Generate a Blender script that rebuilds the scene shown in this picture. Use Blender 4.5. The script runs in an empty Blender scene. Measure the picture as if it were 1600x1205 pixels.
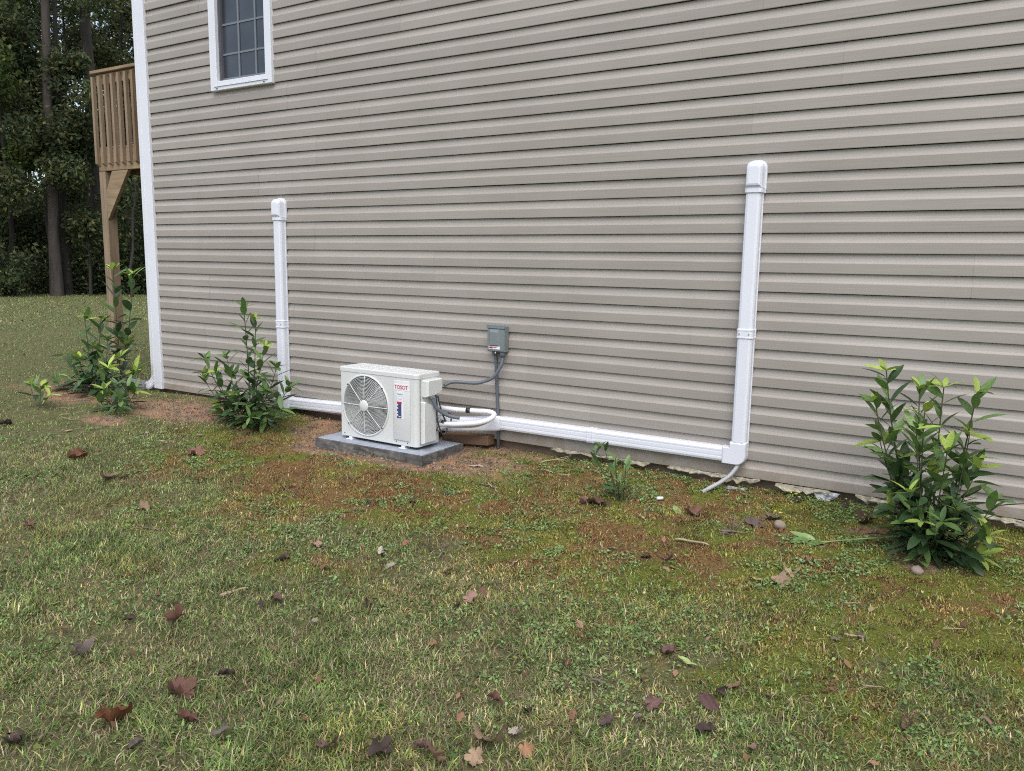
import bpy, bmesh, math, random
import numpy as np
from mathutils import Vector, Matrix, Euler

random.seed(7)
rng = np.random.default_rng(11)
scene = bpy.context.scene
col = scene.collection

# ------------------------------------------------------------------ camera, sky, sun, exposure
cam_data = bpy.data.cameras.new('camera')
cam = bpy.data.objects.new('camera', cam_data)
col.objects.link(cam)
R_ = Vector((0.8501, 0.5262, 0.0161)); U_ = Vector((-0.0935, 0.1208, 0.9881)); F_ = Vector((-0.5183, 0.8415, -0.1521))
cam.matrix_world = Matrix(((R_.x, U_.x, -F_.x, 7.041), (R_.y, U_.y, -F_.y, -4.841), (R_.z, U_.z, -F_.z, 1.289), (0, 0, 0, 1)))
cam_data.sensor_width = 36.0
cam_data.lens = 28.005
cam_data.clip_start = 0.05
cam_data.clip_end = 1500
scene.camera = cam

SUN_EL, SUN_AZ = 58.0, 150.0          # azimuth measured from +Y (north) clockwise
world = bpy.data.worlds.new('World')
scene.world = world
world.use_nodes = True
nt = world.node_tree
nt.nodes.clear()
sky = nt.nodes.new('ShaderNodeTexSky')
sky.sky_type = 'NISHITA'
sky.sun_disc = False
sky.sun_elevation = math.radians(SUN_EL)
sky.sun_rotation = math.radians(SUN_AZ)
sky.air_density = 1.0
sky.dust_density = 3.0
hsv = nt.nodes.new('ShaderNodeHueSaturation')
hsv.inputs['Saturation'].default_value = 0.72
bg = nt.nodes.new('ShaderNodeBackground')
bg.inputs['Strength'].default_value = 0.15
wo = nt.nodes.new('ShaderNodeOutputWorld')
nt.links.new(sky.outputs[0], hsv.inputs['Color'])
nt.links.new(hsv.outputs[0], bg.inputs['Color'])
nt.links.new(bg.outputs[0], wo.inputs['Surface'])

sun_data = bpy.data.lights.new('sun', 'SUN')
sun_data.energy = 0.9
sun_data.angle = math.radians(60)
sun_data.color = (1.0, 0.975, 0.94)
sun = bpy.data.objects.new('sun', sun_data)
col.objects.link(sun)
_e, _a = math.radians(SUN_EL), math.radians(SUN_AZ)
sun_dir = Vector((math.sin(_a) * math.cos(_e), math.cos(_a) * math.cos(_e), math.sin(_e)))
sun.rotation_euler = sun_dir.to_track_quat('Z', 'Y').to_euler()

vs = scene.view_settings
vs.view_transform = 'Standard'
vs.look = 'None'
vs.gamma = 1.0
vs.exposure = 0.74
vs.use_curve_mapping = False
scene.cycles.max_bounces = 8
scene.cycles.transparent_max_bounces = 8
scene.cycles.use_denoising = False
scene.cycles.use_adaptive_sampling = False
scene.cycles.filter_width = 1.1
scene.cycles.sample_clamp_indirect = 4.0

# ------------------------------------------------------------------ measured places
LEAVES = [
    (1.56, -1.78, 0.145, 'curl', 'rust', 'rust brown curled leaf with dark underside, largest leaf on the lawn left of the moss'),
    (1.77, -1.99, 0.06, 'oval', 'orange', 'small orange brown leaf just below the big rust leaf left of the moss'),
    (2.21, -1.96, 0.091, 'lobed', 'pink', 'pinkish brown flat leaf, left of a pair in the grass below the corner shrubs'),
    (2.27, -1.89, 0.066, 'oval', 'pink', 'small pinkish leaf, right of a pair in the grass below the corner shrubs'),
    (1.76, -2.16, 0.075, 'oval', 'tan', 'pale tan flat leaf alone in the grass at the left edge of the lawn'),
    (0.11, -1.54, 0.106, 'curl', 'dark', 'dark shrivelled leaf at the far left border of the lawn'),
    (2.9, -2.16, 0.082, 'curl', 'tan', 'tan rolled leaf in the grass left of the orange moss'),
    (2.66, -2.68, 0.062, 'lobed', 'redbrown', 'red brown lobed leaf in yellowish grass near the left border'),
    (2.19, -1.29, 0.119, 'lobed', 'redbrown', 'flat reddish leaf on bare spot in front of the left leafy bush'),
    (4.18, -2.06, 0.058, 'lobed', 'pink', 'left half of two touching pinkish leaves below the orange moss'),
    (4.23, -2.06, 0.045, 'oval', 'pink', 'right half of two touching pinkish leaves below the orange moss'),
    (4.39, -2.22, 0.061, 'oval', 'orange', 'bright orange oval leaf in the grass straight below the air conditioner pad'),
    (4.15, -2.26, 0.069, 'curl', 'dark', 'dark brown shrivelled leaf left of the bright orange oval leaf'),
    (4.55, -1.81, 0.049, 'oval', 'rust', 'small rust red leaf in thin grass below the corner of the pad'),
    (4.52, -1.95, 0.057, 'lobed', 'pale', 'pale beige crumpled leaf left of the small rust red leaf'),
    (4.66, -2.05, 0.049, 'oval', 'pale', 'pale whitish leaf piece above the plum coloured round leaf'),
    (4.94, -1.97, 0.066, 'oval', 'purple', 'plum brown rounded leaf near the bent twig in mid lawn'),
    (5.2, -2.07, 0.056, 'oval', 'redbrown', 'red brown leaf, upper one of a cluster at the middle of the lawn'),
    (5.19, -2.16, 0.061, 'lobed', 'pink', 'salmon coloured leaf at the centre of a small cluster in mid lawn'),
    (5.18, -2.23, 0.049, 'curl', 'purple', 'dark plum crumpled leaf left of the salmon coloured leaf'),
    (5.28, -2.54, 0.069, 'oval', 'orange', 'long orange tan leaf lying in tall grass below mid lawn'),
    (4.84, -2.42, 0.06, 'curl', 'purple', 'upright plum red leaf standing among grass in mid lawn'),
    (4.47, -2.59, 0.05, 'lobed', 'purple', 'dark reddish leaf, right of a dark pair in the left lawn'),
    (4.45, -2.65, 0.038, 'curl', 'dark', 'blackish leaf, left of a dark pair in the left lawn'),
    (4.76, -2.64, 0.031, 'oval', 'pale', 'small whitish leaf scrap lying alone in the left lawn'),
    (4.25, -2.92, 0.079, 'lobed', 'redbrown', 'reddish crumpled lobed leaf in the left lawn with dark right tip'),
    (3.94, -3.21, 0.046, 'oval', 'orange', 'small orange leaf lying above the grey thatchy leaf'),
    (4.1, -3.03, 0.053, 'curl', 'dark', 'dark brown curled leaf between two reddish leaves in left lawn'),
    (4.16, -3.28, 0.083, 'lobed', 'grey', 'grey purple shrivelled leaf crossed by a pale pine needle'),
    (4.74, -3.26, 0.093, 'lobed', 'redbrown', 'big reddish leaf curled into a loop with a dark hollow'),
    (4.68, -3.46, 0.101, 'lobed', 'darkorange', 'large dark orange leaf half buried in grass at the bottom left'),
    (4.89, -3.34, 0.067, 'curl', 'redbrown', 'dull red leaf with black shadowed side below the looped leaf'),
    (5.05, -3.32, 0.061, 'lobed', 'grey', 'pale grey mauve leaf tilted upright near the bottom left'),
    (4.87, -3.51, 0.056, 'curl', 'grey', 'grey brown folded leaf below the large dark orange leaf'),
    (4.52, -3.69, 0.101, 'curl', 'dark', 'long dark curled leaf lying at the bottom left corner'),
    (4.77, -3.09, 0.06, 'curl', 'dark', 'dark wilted leaf right of the looped reddish leaf'),
    (5.7, -2.74, 0.069, 'curl', 'redbrown', 'red brown leaf standing on edge right of centre in front grass'),
    (5.38, -3.21, 0.067, 'lobed', 'purple', 'mauve red leaf lying deep in grass near the bottom edge'),
    (5.54, -3.13, 0.079, 'lobed', 'dark', 'dark grey crumpled leaf near the bottom edge, broad as a hand'),
    (5.65, -3.07, 0.059, 'curl', 'purple', 'plum leaf standing upright beside the dark grey crumpled leaf'),
    (5.65, -2.87, 0.038, 'oval', 'orange', 'small orange brown leaf above the big tan lobed leaf'),
    (5.8, -2.92, 0.096, 'lobed', 'tan', 'big tan lobed leaf with raised veins at the bottom edge'),
    (5.71, -3.08, 0.066, 'lobed', 'tan2', 'tan leaf cut by the bottom edge, below the upright plum leaf'),
    (5.8, -3.01, 0.054, 'lobed', 'tan', 'pale tan leaf tucked under the big tan lobed leaf'),
    (5.22, -3.14, 0.029, 'oval', 'rust', 'tiny rust leaf in bright green weeds near the bottom edge'),
    (5.69, -2.09, 0.047, 'oval', 'tan2', 'tan leaf on thin grass below the clover patches'),
    (5.79, -2.39, 0.038, 'curl', 'redbrown', 'narrow red brown leaf on short grass left of the plum folded leaf'),
    (6.08, -2.11, 0.073, 'curl', 'purple', 'plum brown folded leaf touching a pale green fallen leaf'),
    (6.16, -2.15, 0.066, 'lance', 'greenpale', 'pale green fallen leaf touching the plum brown folded leaf'),
    (6.35, -2.2, 0.059, 'oval', 'tan2', 'light brown smooth leaf bent over grass at the lower right'),
    (6.33, -2.27, 0.058, 'curl', 'dark', 'blackish leaf standing upright under the light brown smooth leaf'),
    (6.32, -2.37, 0.086, 'oval', 'purple', 'long plum leaf lying flat below the blackish upright leaf'),
    (6.15, -2.46, 0.052, 'lobed', 'purple', 'small mauve leaf in straw coloured grass left of the long plum leaf'),
    (5.95, -2.66, 0.042, 'oval', 'orange', 'orange brown leaf in tall grass near the bottom middle'),
    (5.82, -2.72, 0.051, 'curl', 'dark', 'black wilted leaf in tall grass right of bottom centre'),
    (6.06, -2.62, 0.05, 'lobed', 'dark', 'dark brown ragged leaf among tall grass below mid right'),
    (6.14, -2.55, 0.042, 'curl', 'grey', 'grey wilted leaf right of the dark brown ragged leaf'),
    (6.35, -2.5, 0.062, 'curl', 'dark', 'dark plum curled leaf lowest of the lower right leaf group'),
    (5.91, -2.89, 0.047, 'lobed', 'orange', 'orange brown lobed leaf at the bottom edge right of centre'),
    (6.5, -2.51, 0.044, 'oval', 'pink', 'pinkish pale leaf near the bottom edge at the right'),
    (5.84, -2.83, 0.045, 'lobed', 'pale', 'pale grey leaf beside the black wilted leaf'),
    (6.89, -2.12, 0.071, 'curl', 'darkbrown', 'dark brown curled leaf with shadowed hollow at the lower right'),
    (6.84, -1.94, 0.033, 'oval', 'pink', 'small salmon leaf above the dark brown curled leaf'),
    (6.63, -2.07, 0.027, 'oval', 'redbrown', 'small wine red leaf in grass left of the salmon leaf'),
    (6.48, -2.21, 0.044, 'curl', 'purple', 'dark plum leaf in tall grass left of the wine red leaf'),
    (7.12, -1.97, 0.046, 'oval', 'pink', 'dull pink flat leaf near the right border of the lawn'),
    (6.83, -2.39, 0.035, 'oval', 'orange', 'orange leaf tip at the bottom edge below the dark brown curled leaf'),
    (5.79, -1.39, 0.042, 'oval', 'tan', 'left of two small peach leaves lying together on the moss'),
    (5.81, -1.36, 0.043, 'oval', 'orange', 'right of two small peach leaves lying together on the moss'),
    (5.65, -1.3, 0.047, 'curl', 'dark', 'tiny black curled leaf on the moss above the peach leaves'),
    (5.75, -1.26, 0.069, 'lobed', 'purple', 'dark plum flat leaf on moss just above the peach leaves'),
    (5.46, -1.29, 0.042, 'curl', 'redbrown', 'small brown curled leaf on moss left of the tiny black one'),
    (6.33, -0.93, 0.062, 'lobed', 'grey', 'grey brown leaf on moss near the end of the cut branch'),
    (6.3, -1.09, 0.072, 'lobed', 'tan', 'tan ragged leaf on moss above the dried yellow leaf bunch'),
    (6.28, -1.24, 0.088, 'lobed', 'tan', 'broad dry tan leaf at the tip of the fallen yellow leaf twig'),
    (6.21, -1.27, 0.1, 'lance', 'yellowtan', 'long yellowing leaf on the fallen twig at mid right'),
    (6.12, -1.4, 0.046, 'oval', 'orange', 'upper of two peach orange leaves left of the fallen yellow twig'),
    (6.17, -1.42, 0.046, 'oval', 'orange', 'lower of two peach orange leaves left of the fallen yellow twig'),
    (5.56, -0.61, 0.095, 'lance', 'greenpale', 'pale green curled leaf on moss right of the small sapling'),
    (5.43, -0.8, 0.093, 'curl', 'yellowtan', 'dried straw yellow leaf hanging beside the small sapling'),
    (5.65, -0.58, 0.094, 'lobed', 'redbrown', 'red brown flat leaf on moss right of the pale green leaf'),
    (5.99, -0.57, 0.105, 'lobed', 'grey', 'grey brown curled dead leaf left of the round beige stone'),
    (6.04, -0.43, 0.107, 'lobed', 'grey', 'bark like rolled dead leaf leaning over the round beige stone'),
    (5.12, -0.73, 0.128, 'curl', 'darkbrown', 'dark brown leaf pile piece left of the sapling stem'),
    (5.04, -0.75, 0.083, 'lobed', 'purple', 'plum brown leaf left of the dark brown leaf pile piece'),
    (6.68, -1.59, 0.045, 'curl', 'grey', 'grey twig like leaf on golden moss at the right'),
    (6.59, -1.66, 0.04, 'oval', 'grey', 'small grey leaf left of the long pale straw on golden moss'),
    (4.1, -0.5, 0.095, 'oval', 'pale', 'flat pale slate coloured leaf on soil right of the pad'),
    (4.27, -1.06, 0.047, 'curl', 'dark', 'black small leaf on brown moss below the pad corner'),
    (4.18, -1.28, 0.06, 'curl', 'darkbrown', 'brown curled leaf on moss, right of two below the pad'),
    (3.98, -1.43, 0.068, 'curl', 'darkbrown', 'brown curled leaf on moss, left of two below the pad'),
    (4.36, -1.29, 0.048, 'oval', 'orange', 'small peach leaf on moss below the black small leaf'),
    (7.04, -0.41, 0.07, 'lobed', 'redbrown', 'wine brown leaf at the right foot of the big bush'),
    (6.49, -0.22, 0.106, 'lobed', 'darkbrown', 'dark brown flat leaf on mulch left of the big bush'),
    (6.11, -0.11, 0.06, 'curl', 'dark', 'black leaf scrap on green moss near the wall'),
    (6.36, -0.08, 0.073, 'curl', 'dark', 'dark leaf clump on green moss beside the big bush'),
]
PLANTS = {'bush_right': ((6.83, -0.52, -0.115), [((6.559, -0.47, 0.781), (0, 0)), ((6.527, -0.52, 0.622), (0, 0)), ((6.711, -0.42, 0.699), (0, 0)), ((6.816, -0.4, 0.713), (0, 0)), ((6.961, -0.47, 0.711), (0, 0)), ((6.73, -0.64, 0.536), (0, 0)), ((6.754, -0.57, 0.606), (0, 0)), ((6.867, -0.62, 0.441), (0, 0)), ((6.729, -0.72, 0.239), (0, 0)), ((6.998, -0.52, 0.356), (0, 0)), ((7.09, -0.54, 0.216), (0, 0)), ((6.646, -0.44, 0.208), (0, 0)), ((6.939, -0.42, 0.283), (0, 0)), ((6.646, -0.57, 0.089), (0, 0)), ((7.071, -0.67, 0.077), (0, 0)), ((6.881, -0.77, 0.139), (0, 0)), ((6.796, -0.74, 0.115), (0, 0)), ((6.945, -0.62, 0.157), (0, 0)), ((6.669, -0.5, 0.358), (0, 0)), ((6.804, -0.52, 0.3), (0, 0)), ((6.558, -0.47, 0.419), (0, 0)), ((7.042, -0.62, -0.044), (0, 0)), ((6.949, -0.5, 0.508), (0, 0))]), 'bush_left': ((1.81, -0.49, -0.068), [((1.805, -0.49, 0.891), (0, 0)), ((1.879, -0.44, 0.799), (0, 0)), ((1.349, -0.54, 0.455), (0, 0)), ((1.534, -0.46, 0.483), (0, 0)), ((1.983, -0.44, 0.598), (0, 0)), ((1.33, -0.54, 0.29), (0, 0)), ((2.358, -0.54, 0.311), (0, 0)), ((2.165, -0.49, 0.441), (0, 0)), ((1.539, -0.59, 0.368), (0, 0)), ((2.069, -0.69, 0.058), (0, 0)), ((1.559, -0.59, 0.048), (0, 0)), ((1.613, -0.44, 0.331), (0, 0)), ((1.924, -0.49, 0.364), (0, 0)), ((2.321, -0.59, 0.133), (0, 0)), ((1.765, -0.59, 0.177), (0, 0)), ((2.089, -0.54, 0.255), (0, 0))]), 'shrub_tall': ((-0.51, -0.15, -0.037), [((-0.5, -0.15, 1.15), (0, 0)), ((-0.341, -0.05, 1.122), (0, 0)), ((-0.449, -0.1, 0.406), (0, 0)), ((-0.224, -0.15, 0.171), (0, 0))]), 'shrub_clump': ((-0.5, -0.4, -0.048), [((-0.622, -0.4, 0.701), (0, 0)), ((-0.426, -0.35, 0.69), (0, 0)), ((-0.849, -0.5, 0.315), (0, 0)), ((-0.681, -0.3, 0.406), (0, 0)), ((-0.259, -0.4, 0.492), (0, 0)), ((-1.057, -0.5, 0.04), (0, 0)), ((-0.572, -0.5, 0.304), (0, 0)), ((-0.101, -0.5, 0.249), (0, 0)), ((-0.26, -0.3, 0.31), (0, 0)), ((-1.123, -0.3, 0.044), (0, 0)), ((-0.344, -0.55, 0.142), (0, 0))]), 'shrub_low': ((0.36, -0.72, -0.066), [((0.383, -0.72, 0.168), (0, 0)), ((0.244, -0.77, 0.115), (0, 0)), ((0.532, -0.72, 0.148), (0, 0)), ((0.564, -0.67, 0.111), (0, 0)), ((0.258, -0.82, 0.019), (0, 0)), ((0.666, -0.87, 0.069), (0, 0)), ((0.172, -0.67, 0.036), (0, 0))]), 'sprig': ((-0.3, -1.05, -0.077), [((-0.44, -1.05, 0.131), (0, 0)), ((-0.316, -1.02, 0.122), (0, 0)), ((-0.216, -1.0, 0.041), (0, 0))]), 'sapling': ((5.21, -0.57, -0.102), [((5.001, -0.57, 0.167), (0, 0)), ((5.058, -0.54, 0.193), (0, 0)), ((5.154, -0.59, 0.154), (0, 0)), ((5.213, -0.57, 0.111), (0, 0)), ((5.155, -0.62, 0.059), (0, 0)), ((5.21, -0.65, 0.035), (0, 0))])}
W = {'whip': [(4.011, -0.05, 0.645), (4.007, -0.06, 0.576), (3.956, -0.08, 0.482), (3.851, -0.12, 0.425), (3.732, -0.16, 0.424), (3.652, -0.2, 0.431), (3.607, -0.24, 0.403)], 'loop': [(3.648, -0.34, 0.196), (3.669, -0.3, 0.216), (3.736, -0.22, 0.225), (3.863, -0.16, 0.235), (3.971, -0.13, 0.238), (4.021, -0.14, 0.213), (4.004, -0.18, 0.189), (3.919, -0.24, 0.165), (3.787, -0.29, 0.144), (3.715, -0.33, 0.146), (3.655, -0.38, 0.138)], 'grey': [(3.596, -0.4, 0.329), (3.631, -0.4, 0.301), (3.663, -0.36, 0.247), (3.713, -0.32, 0.2), (3.768, -0.28, 0.187)], 'cableA': [(3.594, -0.36, 0.338), (3.631, -0.37, 0.282), (3.655, -0.38, 0.203), (3.678, -0.38, 0.122), (3.705, -0.37, 0.068), (3.7, -0.34, 0.099)], 'cableB': [(3.59, -0.34, 0.32), (3.64, -0.33, 0.24), (3.66, -0.31, 0.169), (3.675, -0.3, 0.127), (3.698, -0.3, 0.149), (3.683, -0.28, 0.191)], 'hose': [(5.742, -0.04, 0.103), (5.73, -0.06, 0.061), (5.697, -0.1, 0.024), (5.651, -0.14, 0.001), (5.613, -0.18, -0.016)], 'duct': [(3.988, -0.035, 0.126), (3.951, -0.08, 0.129), (3.851, -0.14, 0.127), (3.716, -0.19, 0.119), (3.593, -0.22, 0.114)], 'timber': [(3.533, -0.1, 0.013), (3.92, -0.1, 0.043), (3.921, -0.1, -0.028), (3.593, -0.1, -0.043)], 'foam': [(5.113, 0.0, 0.002), (5.142, 0.0, -0.029), (5.291, 0.0, -0.01), (5.749, 0.0, -0.006), (5.82, 0.0, -0.015), (5.887, 0.0, -0.021), (6.277, 0.0, -0.05), (6.408, 0.0, -0.02), (6.512, 0.0, -0.048), (7.126, 0.0, -0.026), (7.228, 0.0, -0.042), (4.49, 0.0, -0.002), (5.105, 0.0, -0.021)], 'splash': [(-0.76, 0.21, -0.03), (-0.36, 0.13, -0.03), (-0.63, 0.25, -0.03)]}
S = {'stone': (6.11, -0.54, -0.109), 'flower1': (6.07, -0.44, -0.105), 'flower2': (6.07, -0.07, -0.088), 'plug': (5.4, -0.49, -0.101), 'twigs': [((4.44, -0.22, -0.08), (4.56, -0.03, -0.073)), ((4.53, -0.33, -0.086), (4.62, -0.37, -0.088)), ((4.65, -0.36, -0.088), (4.72, -0.33, -0.087)), ((4.79, -1.86, -0.157), (4.72, -1.65, -0.147)), ((4.21, -2.67, -0.188), (4.26, -2.56, -0.183)), ((5.71, -1.04, -0.128), (5.87, -1.0, -0.128)), ((5.95, -2.43, -0.193), (5.84, -2.4, -0.191)), ((6.95, -1.36, -0.154), (7.02, -1.33, -0.153)), ((5.14, -1.67, -0.152), (5.14, -1.79, -0.157)), ((6.62, -1.61, -0.162), (6.68, -1.6, -0.162)), ((4.45, -0.8, -0.106), (4.3, -0.79, -0.104)), ((4.37, -0.77, -0.104), (4.51, -0.88, -0.11)), ((3.29, -1.48, -0.126), (3.59, -1.61, -0.135)), ((6.57, -1.33, -0.149), (6.63, -1.3, -0.148)), ((5.86, -0.79, -0.118), (5.98, -0.75, -0.118)), ((-1.28, 0.55, -0.03), (-1.05, 0.6, -0.03)), ((0.17, -1.13, -0.082), (0.24, -0.94, -0.075)), ((0.31, -1.2, -0.087), (0.54, -1.17, -0.088)), ((-0.0, -0.94, -0.072), (-0.16, -0.97, -0.074)), ((1.33, -0.73, -0.075), (1.43, -0.62, -0.071)), ((3.17, -2.4, -0.167), (3.35, -2.32, -0.164)), ((4.45, -1.09, -0.119), (4.43, -1.14, -0.121)), ((6.75, -1.97, -0.179), (6.8, -1.94, -0.179)), ((4.77, -3.09, -0.212), (4.73, -3.12, -0.213))], 'stub': (5.92, -0.76, -0.117), 'cut': [(6.76, -0.39, -0.108), (6.66, -0.5, -0.112), (6.54, -0.59, -0.116), (6.44, -0.61, -0.115), (6.35, -0.63, -0.115), (6.28, -0.65, -0.116)], 'cut2': [(6.99, -0.24, -0.104), (6.9, -0.4, -0.11), (6.83, -0.56, -0.117), (6.79, -0.7, -0.122)], 'chips': [(1.42, -1.19, -0.096), (1.38, -1.12, -0.093), (1.46, -1.05, -0.09), (1.67, -1.19, -0.098), (1.47, -0.92, -0.085), (1.75, -0.91, -0.087), (0.78, -1.4, -0.1)]}
# ------------------------------------------------------------------ helpers
def wmat(o):
    if o.parent:
        return wmat(o.parent) @ o.matrix_parent_inverse @ o.matrix_basis
    return o.matrix_basis.copy()

def adopt(o, parent, local=False):
    o.parent = parent
    if not local:
        o.matrix_parent_inverse = wmat(parent).inverted()

def thing(name, label, cat, loc=(0, 0, 0), rz=0.0, group=None):
    o = bpy.data.objects.new(name, None)
    o.empty_display_size = 0.1
    col.objects.link(o)
    o.location = loc
    o.rotation_euler = (0, 0, rz)
    o['label'] = label
    o['category'] = cat
    if group:
        o['group'] = group
    return o

def tag(o, label=None, cat=None, group=None, kind=None):
    if label: o['label'] = label
    if cat: o['category'] = cat
    if group: o['group'] = group
    if kind: o['kind'] = kind
    return o

def link(name, me, mat=None, parent=None, local=False):
    o = bpy.data.objects.new(name, me)
    if mat is not None and len(me.materials) == 0:
        me.materials.append(mat)
    col.objects.link(o)
    if parent is not None:
        adopt(o, parent, local)
    return o

class MB:
    """collects shapes into one mesh"""
    def __init__(s):
        s.v = []; s.f = []; s.smooth = []
    def add(s, vs_, fs_, smooth=False):
        b = len(s.v)
        s.v += [tuple(p) for p in vs_]
        s.f += [tuple(i + b for i in f) for f in fs_]
        s.smooth += [smooth] * len(fs_)
        return s
    def box(s, x0, x1, y0, y1, z0, z1, bev=0.0, m=None, seg=1):
        bm = bmesh.new()
        bmesh.ops.create_cube(bm, size=1.0)
        for v in bm.verts:
            v.co = Vector(((x0 + x1) / 2 + v.co.x * (x1 - x0), (y0 + y1) / 2 + v.co.y * (y1 - y0), (z0 + z1) / 2 + v.co.z * (z1 - z0)))
        if bev > 0:
            bmesh.ops.bevel(bm, geom=bm.edges[:], offset=bev, segments=seg, affect='EDGES', profile=0.5)
        if m is not None:
            bmesh.ops.transform(bm, matrix=m, verts=bm.verts)
        bm.verts.index_update()
        s.add([v.co[:] for v in bm.verts], [[v.index for v in f.verts] for f in bm.faces], seg > 1)
        bm.free()
        return s
    def tube(s, pts, r, n=10, caps=True, smooth=True):
        pts = [Vector(p) for p in pts]
        k = len(pts)
        rs = r if hasattr(r, '__len__') else [r] * k
        up = Vector((0, 0, 1))
        t0 = (pts[1] - pts[0]).normalized()
        if abs(t0.dot(up)) > 0.95: up = Vector((0, 1, 0))
        a = t0.cross(up).normalized()
        vv = []; ff = []
        for i, p in enumerate(pts):
            t = (pts[min(i + 1, k - 1)] - pts[max(i - 1, 0)]).normalized()
            a = (a - t * a.dot(t)).normalized()
            b = t.cross(a)
            for j in range(n):
                th = 2 * math.pi * j / n
                vv.append(p + (a * math.cos(th) + b * math.sin(th)) * rs[i])
        for i in range(k - 1):
            for j in range(n):
                ff.append((i * n + j, i * n + (j + 1) % n, (i + 1) * n + (j + 1) % n, (i + 1) * n + j))
        s.add(vv, ff, smooth)
        if caps:
            s.add(vv[:n], [tuple(range(n - 1, -1, -1))]); s.add(vv[-n:], [tuple(range(n))])
        return s
    def sweep_x(s, prof, xs, jit=None, ends=True, smooth=False):
        """prof: list of (y,z); extruded along x stations"""
        n = len(prof); vv = []; ff = []
        for i, x in enumerate(xs):
            dy, dz = jit[i] if jit is not None else (0, 0)
            vv += [(x, y + dy, z + dz) for y, z in prof]
        for i in range(len(xs) - 1):
            for j in range(n - 1):
                ff.append((i * n + j, i * n + j + 1, (i + 1) * n + j + 1, (i + 1) * n + j))
        s.add(vv, ff, smooth)
        if ends:
            s.add(vv[:n], [tuple(range(n))]); s.add(vv[-n:], [tuple(range(n - 1, -1, -1))])
        return s
    def loft(s, rings, close=True, caps=True, smooth=False):
        n = len(rings[0]); vv = [p for r in rings for p in r]; ff = []
        for i in range(len(rings) - 1):
            for j in range(n if close else n - 1):
                ff.append((i * n + j, i * n + (j + 1) % n, (i + 1) * n + (j + 1) % n, (i + 1) * n + j))
        s.add(vv, ff, smooth)
        if caps:
            s.add(rings[0], [tuple(range(n - 1, -1, -1))]); s.add(rings[-1], [tuple(range(n))])
        return s
    def mesh(s, name):
        me = bpy.data.meshes.new(name)
        me.from_pydata(s.v, [], s.f)
        me.polygons.foreach_set('use_smooth', s.smooth)
        me.update()
        return me
    def build(s, name, mat, parent=None, local=False, fix=True):
        me = s.mesh(name)
        if fix:
            bm = bmesh.new(); bm.from_mesh(me)
            bmesh.ops.remove_doubles(bm, verts=bm.verts, dist=1e-6)
            bmesh.ops.recalc_face_normals(bm, faces=bm.faces)
            bm.to_mesh(me); bm.free()
        return link(name, me, mat, parent, local)

def smooth_path(pts, n=8):
    pts = [Vector(p) for p in pts]
    out = []
    for i in range(len(pts) - 1):
        p0 = pts[max(i - 1, 0)]; p1 = pts[i]; p2 = pts[i + 1]; p3 = pts[min(i + 2, len(pts) - 1)]
        for k in range(n):
            t = k / n
            out.append(0.5 * ((2 * p1) + (p2 - p0) * t + (2 * p0 - 5 * p1 + 4 * p2 - p3) * t * t + (3 * p1 - p0 - 3 * p2 + p3) * t ** 3))
    out.append(pts[-1])
    return out

def hash2(i, j, seed):
    n = (i.astype(np.int64) * 374761393 + j.astype(np.int64) * 668265263 + seed * 982451653) & 0x7fffffff
    n = ((n ^ (n >> 13)) * 1274126177) & 0x7fffffff
    return ((n ^ (n >> 16)) & 0xffff) / 65535.0
def vnoise(x, y, sc, seed=0):
    x = np.asarray(x, float) * sc; y = np.asarray(y, float) * sc
    i = np.floor(x); j = np.floor(y); fx = x - i; fy = y - j
    fx = fx * fx * (3 - 2 * fx); fy = fy * fy * (3 - 2 * fy)
    i = i.astype(np.int64); j = j.astype(np.int64)
    return (hash2(i, j, seed) * (1 - fx) + hash2(i + 1, j, seed) * fx) * (1 - fy) + (hash2(i, j + 1, seed) * (1 - fx) + hash2(i + 1, j + 1, seed) * fx) * fy
def fbm(x, y, sc, seed=0, o=4):
    a = 0.0; w = 0.5; t = 0.0
    for k in range(o):
        a = a + w * vnoise(x, y, sc * 2 ** k, seed + k); t += w; w *= 0.5
    return a / t
def sstep(a, b, x):
    t = np.clip((x - a) / (b - a), 0, 1)
    return t * t * (3 - 2 * t)

# ------------------------------------------------------------------ materials
def new_mat(name):
    m = bpy.data.materials.new(name)
    m.use_nodes = True
    t = m.node_tree
    return m, t, t.nodes['Principled BSDF']
def N(t, kind, **kw):
    n = t.nodes.new(kind)
    for k, v in kw.items():
        if k in n.inputs: n.inputs[k].default_value = v
        else: setattr(n, k, v)
    return n
def mapped(t, scale=(1, 1, 1)):
    tc = N(t, 'ShaderNodeTexCoord'); mp = N(t, 'ShaderNodeMapping')
    mp.inputs['Scale'].default_value = scale
    t.links.new(tc.outputs['Object'], mp.inputs['Vector'])
    return mp.outputs['Vector']
def ramp(t, fac, stops):
    r = N(t, 'ShaderNodeValToRGB')
    el = r.color_ramp.elements
    while len(el) < len(stops): el.new(0.5)
    for e, (p, c) in zip(el, stops):
        e.position = p; e.color = (*c, 1)
    t.links.new(fac, r.inputs['Fac'])
    return r.outputs['Color']
def mix(t, fac, a, b, mode='MIX'):
    n = N(t, 'ShaderNodeMix', data_type='RGBA', blend_type=mode)
    for s_, val in ((n.inputs[0], fac), (n.inputs[6], a), (n.inputs[7], b)):
        if hasattr(val, 'links'): t.links.new(val, s_)
        else: s_.default_value = val if not isinstance(val, tuple) else (*val, 1)
    return n.outputs[2]
def noise(t, vec, scale, detail=4, rough=0.55, dist=0.0):
    n = N(t, 'ShaderNodeTexNoise', Scale=scale, Detail=detail, Roughness=rough, Distortion=dist)
    t.links.new(vec, n.inputs['Vector'])
    return n.outputs['Fac']
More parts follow.
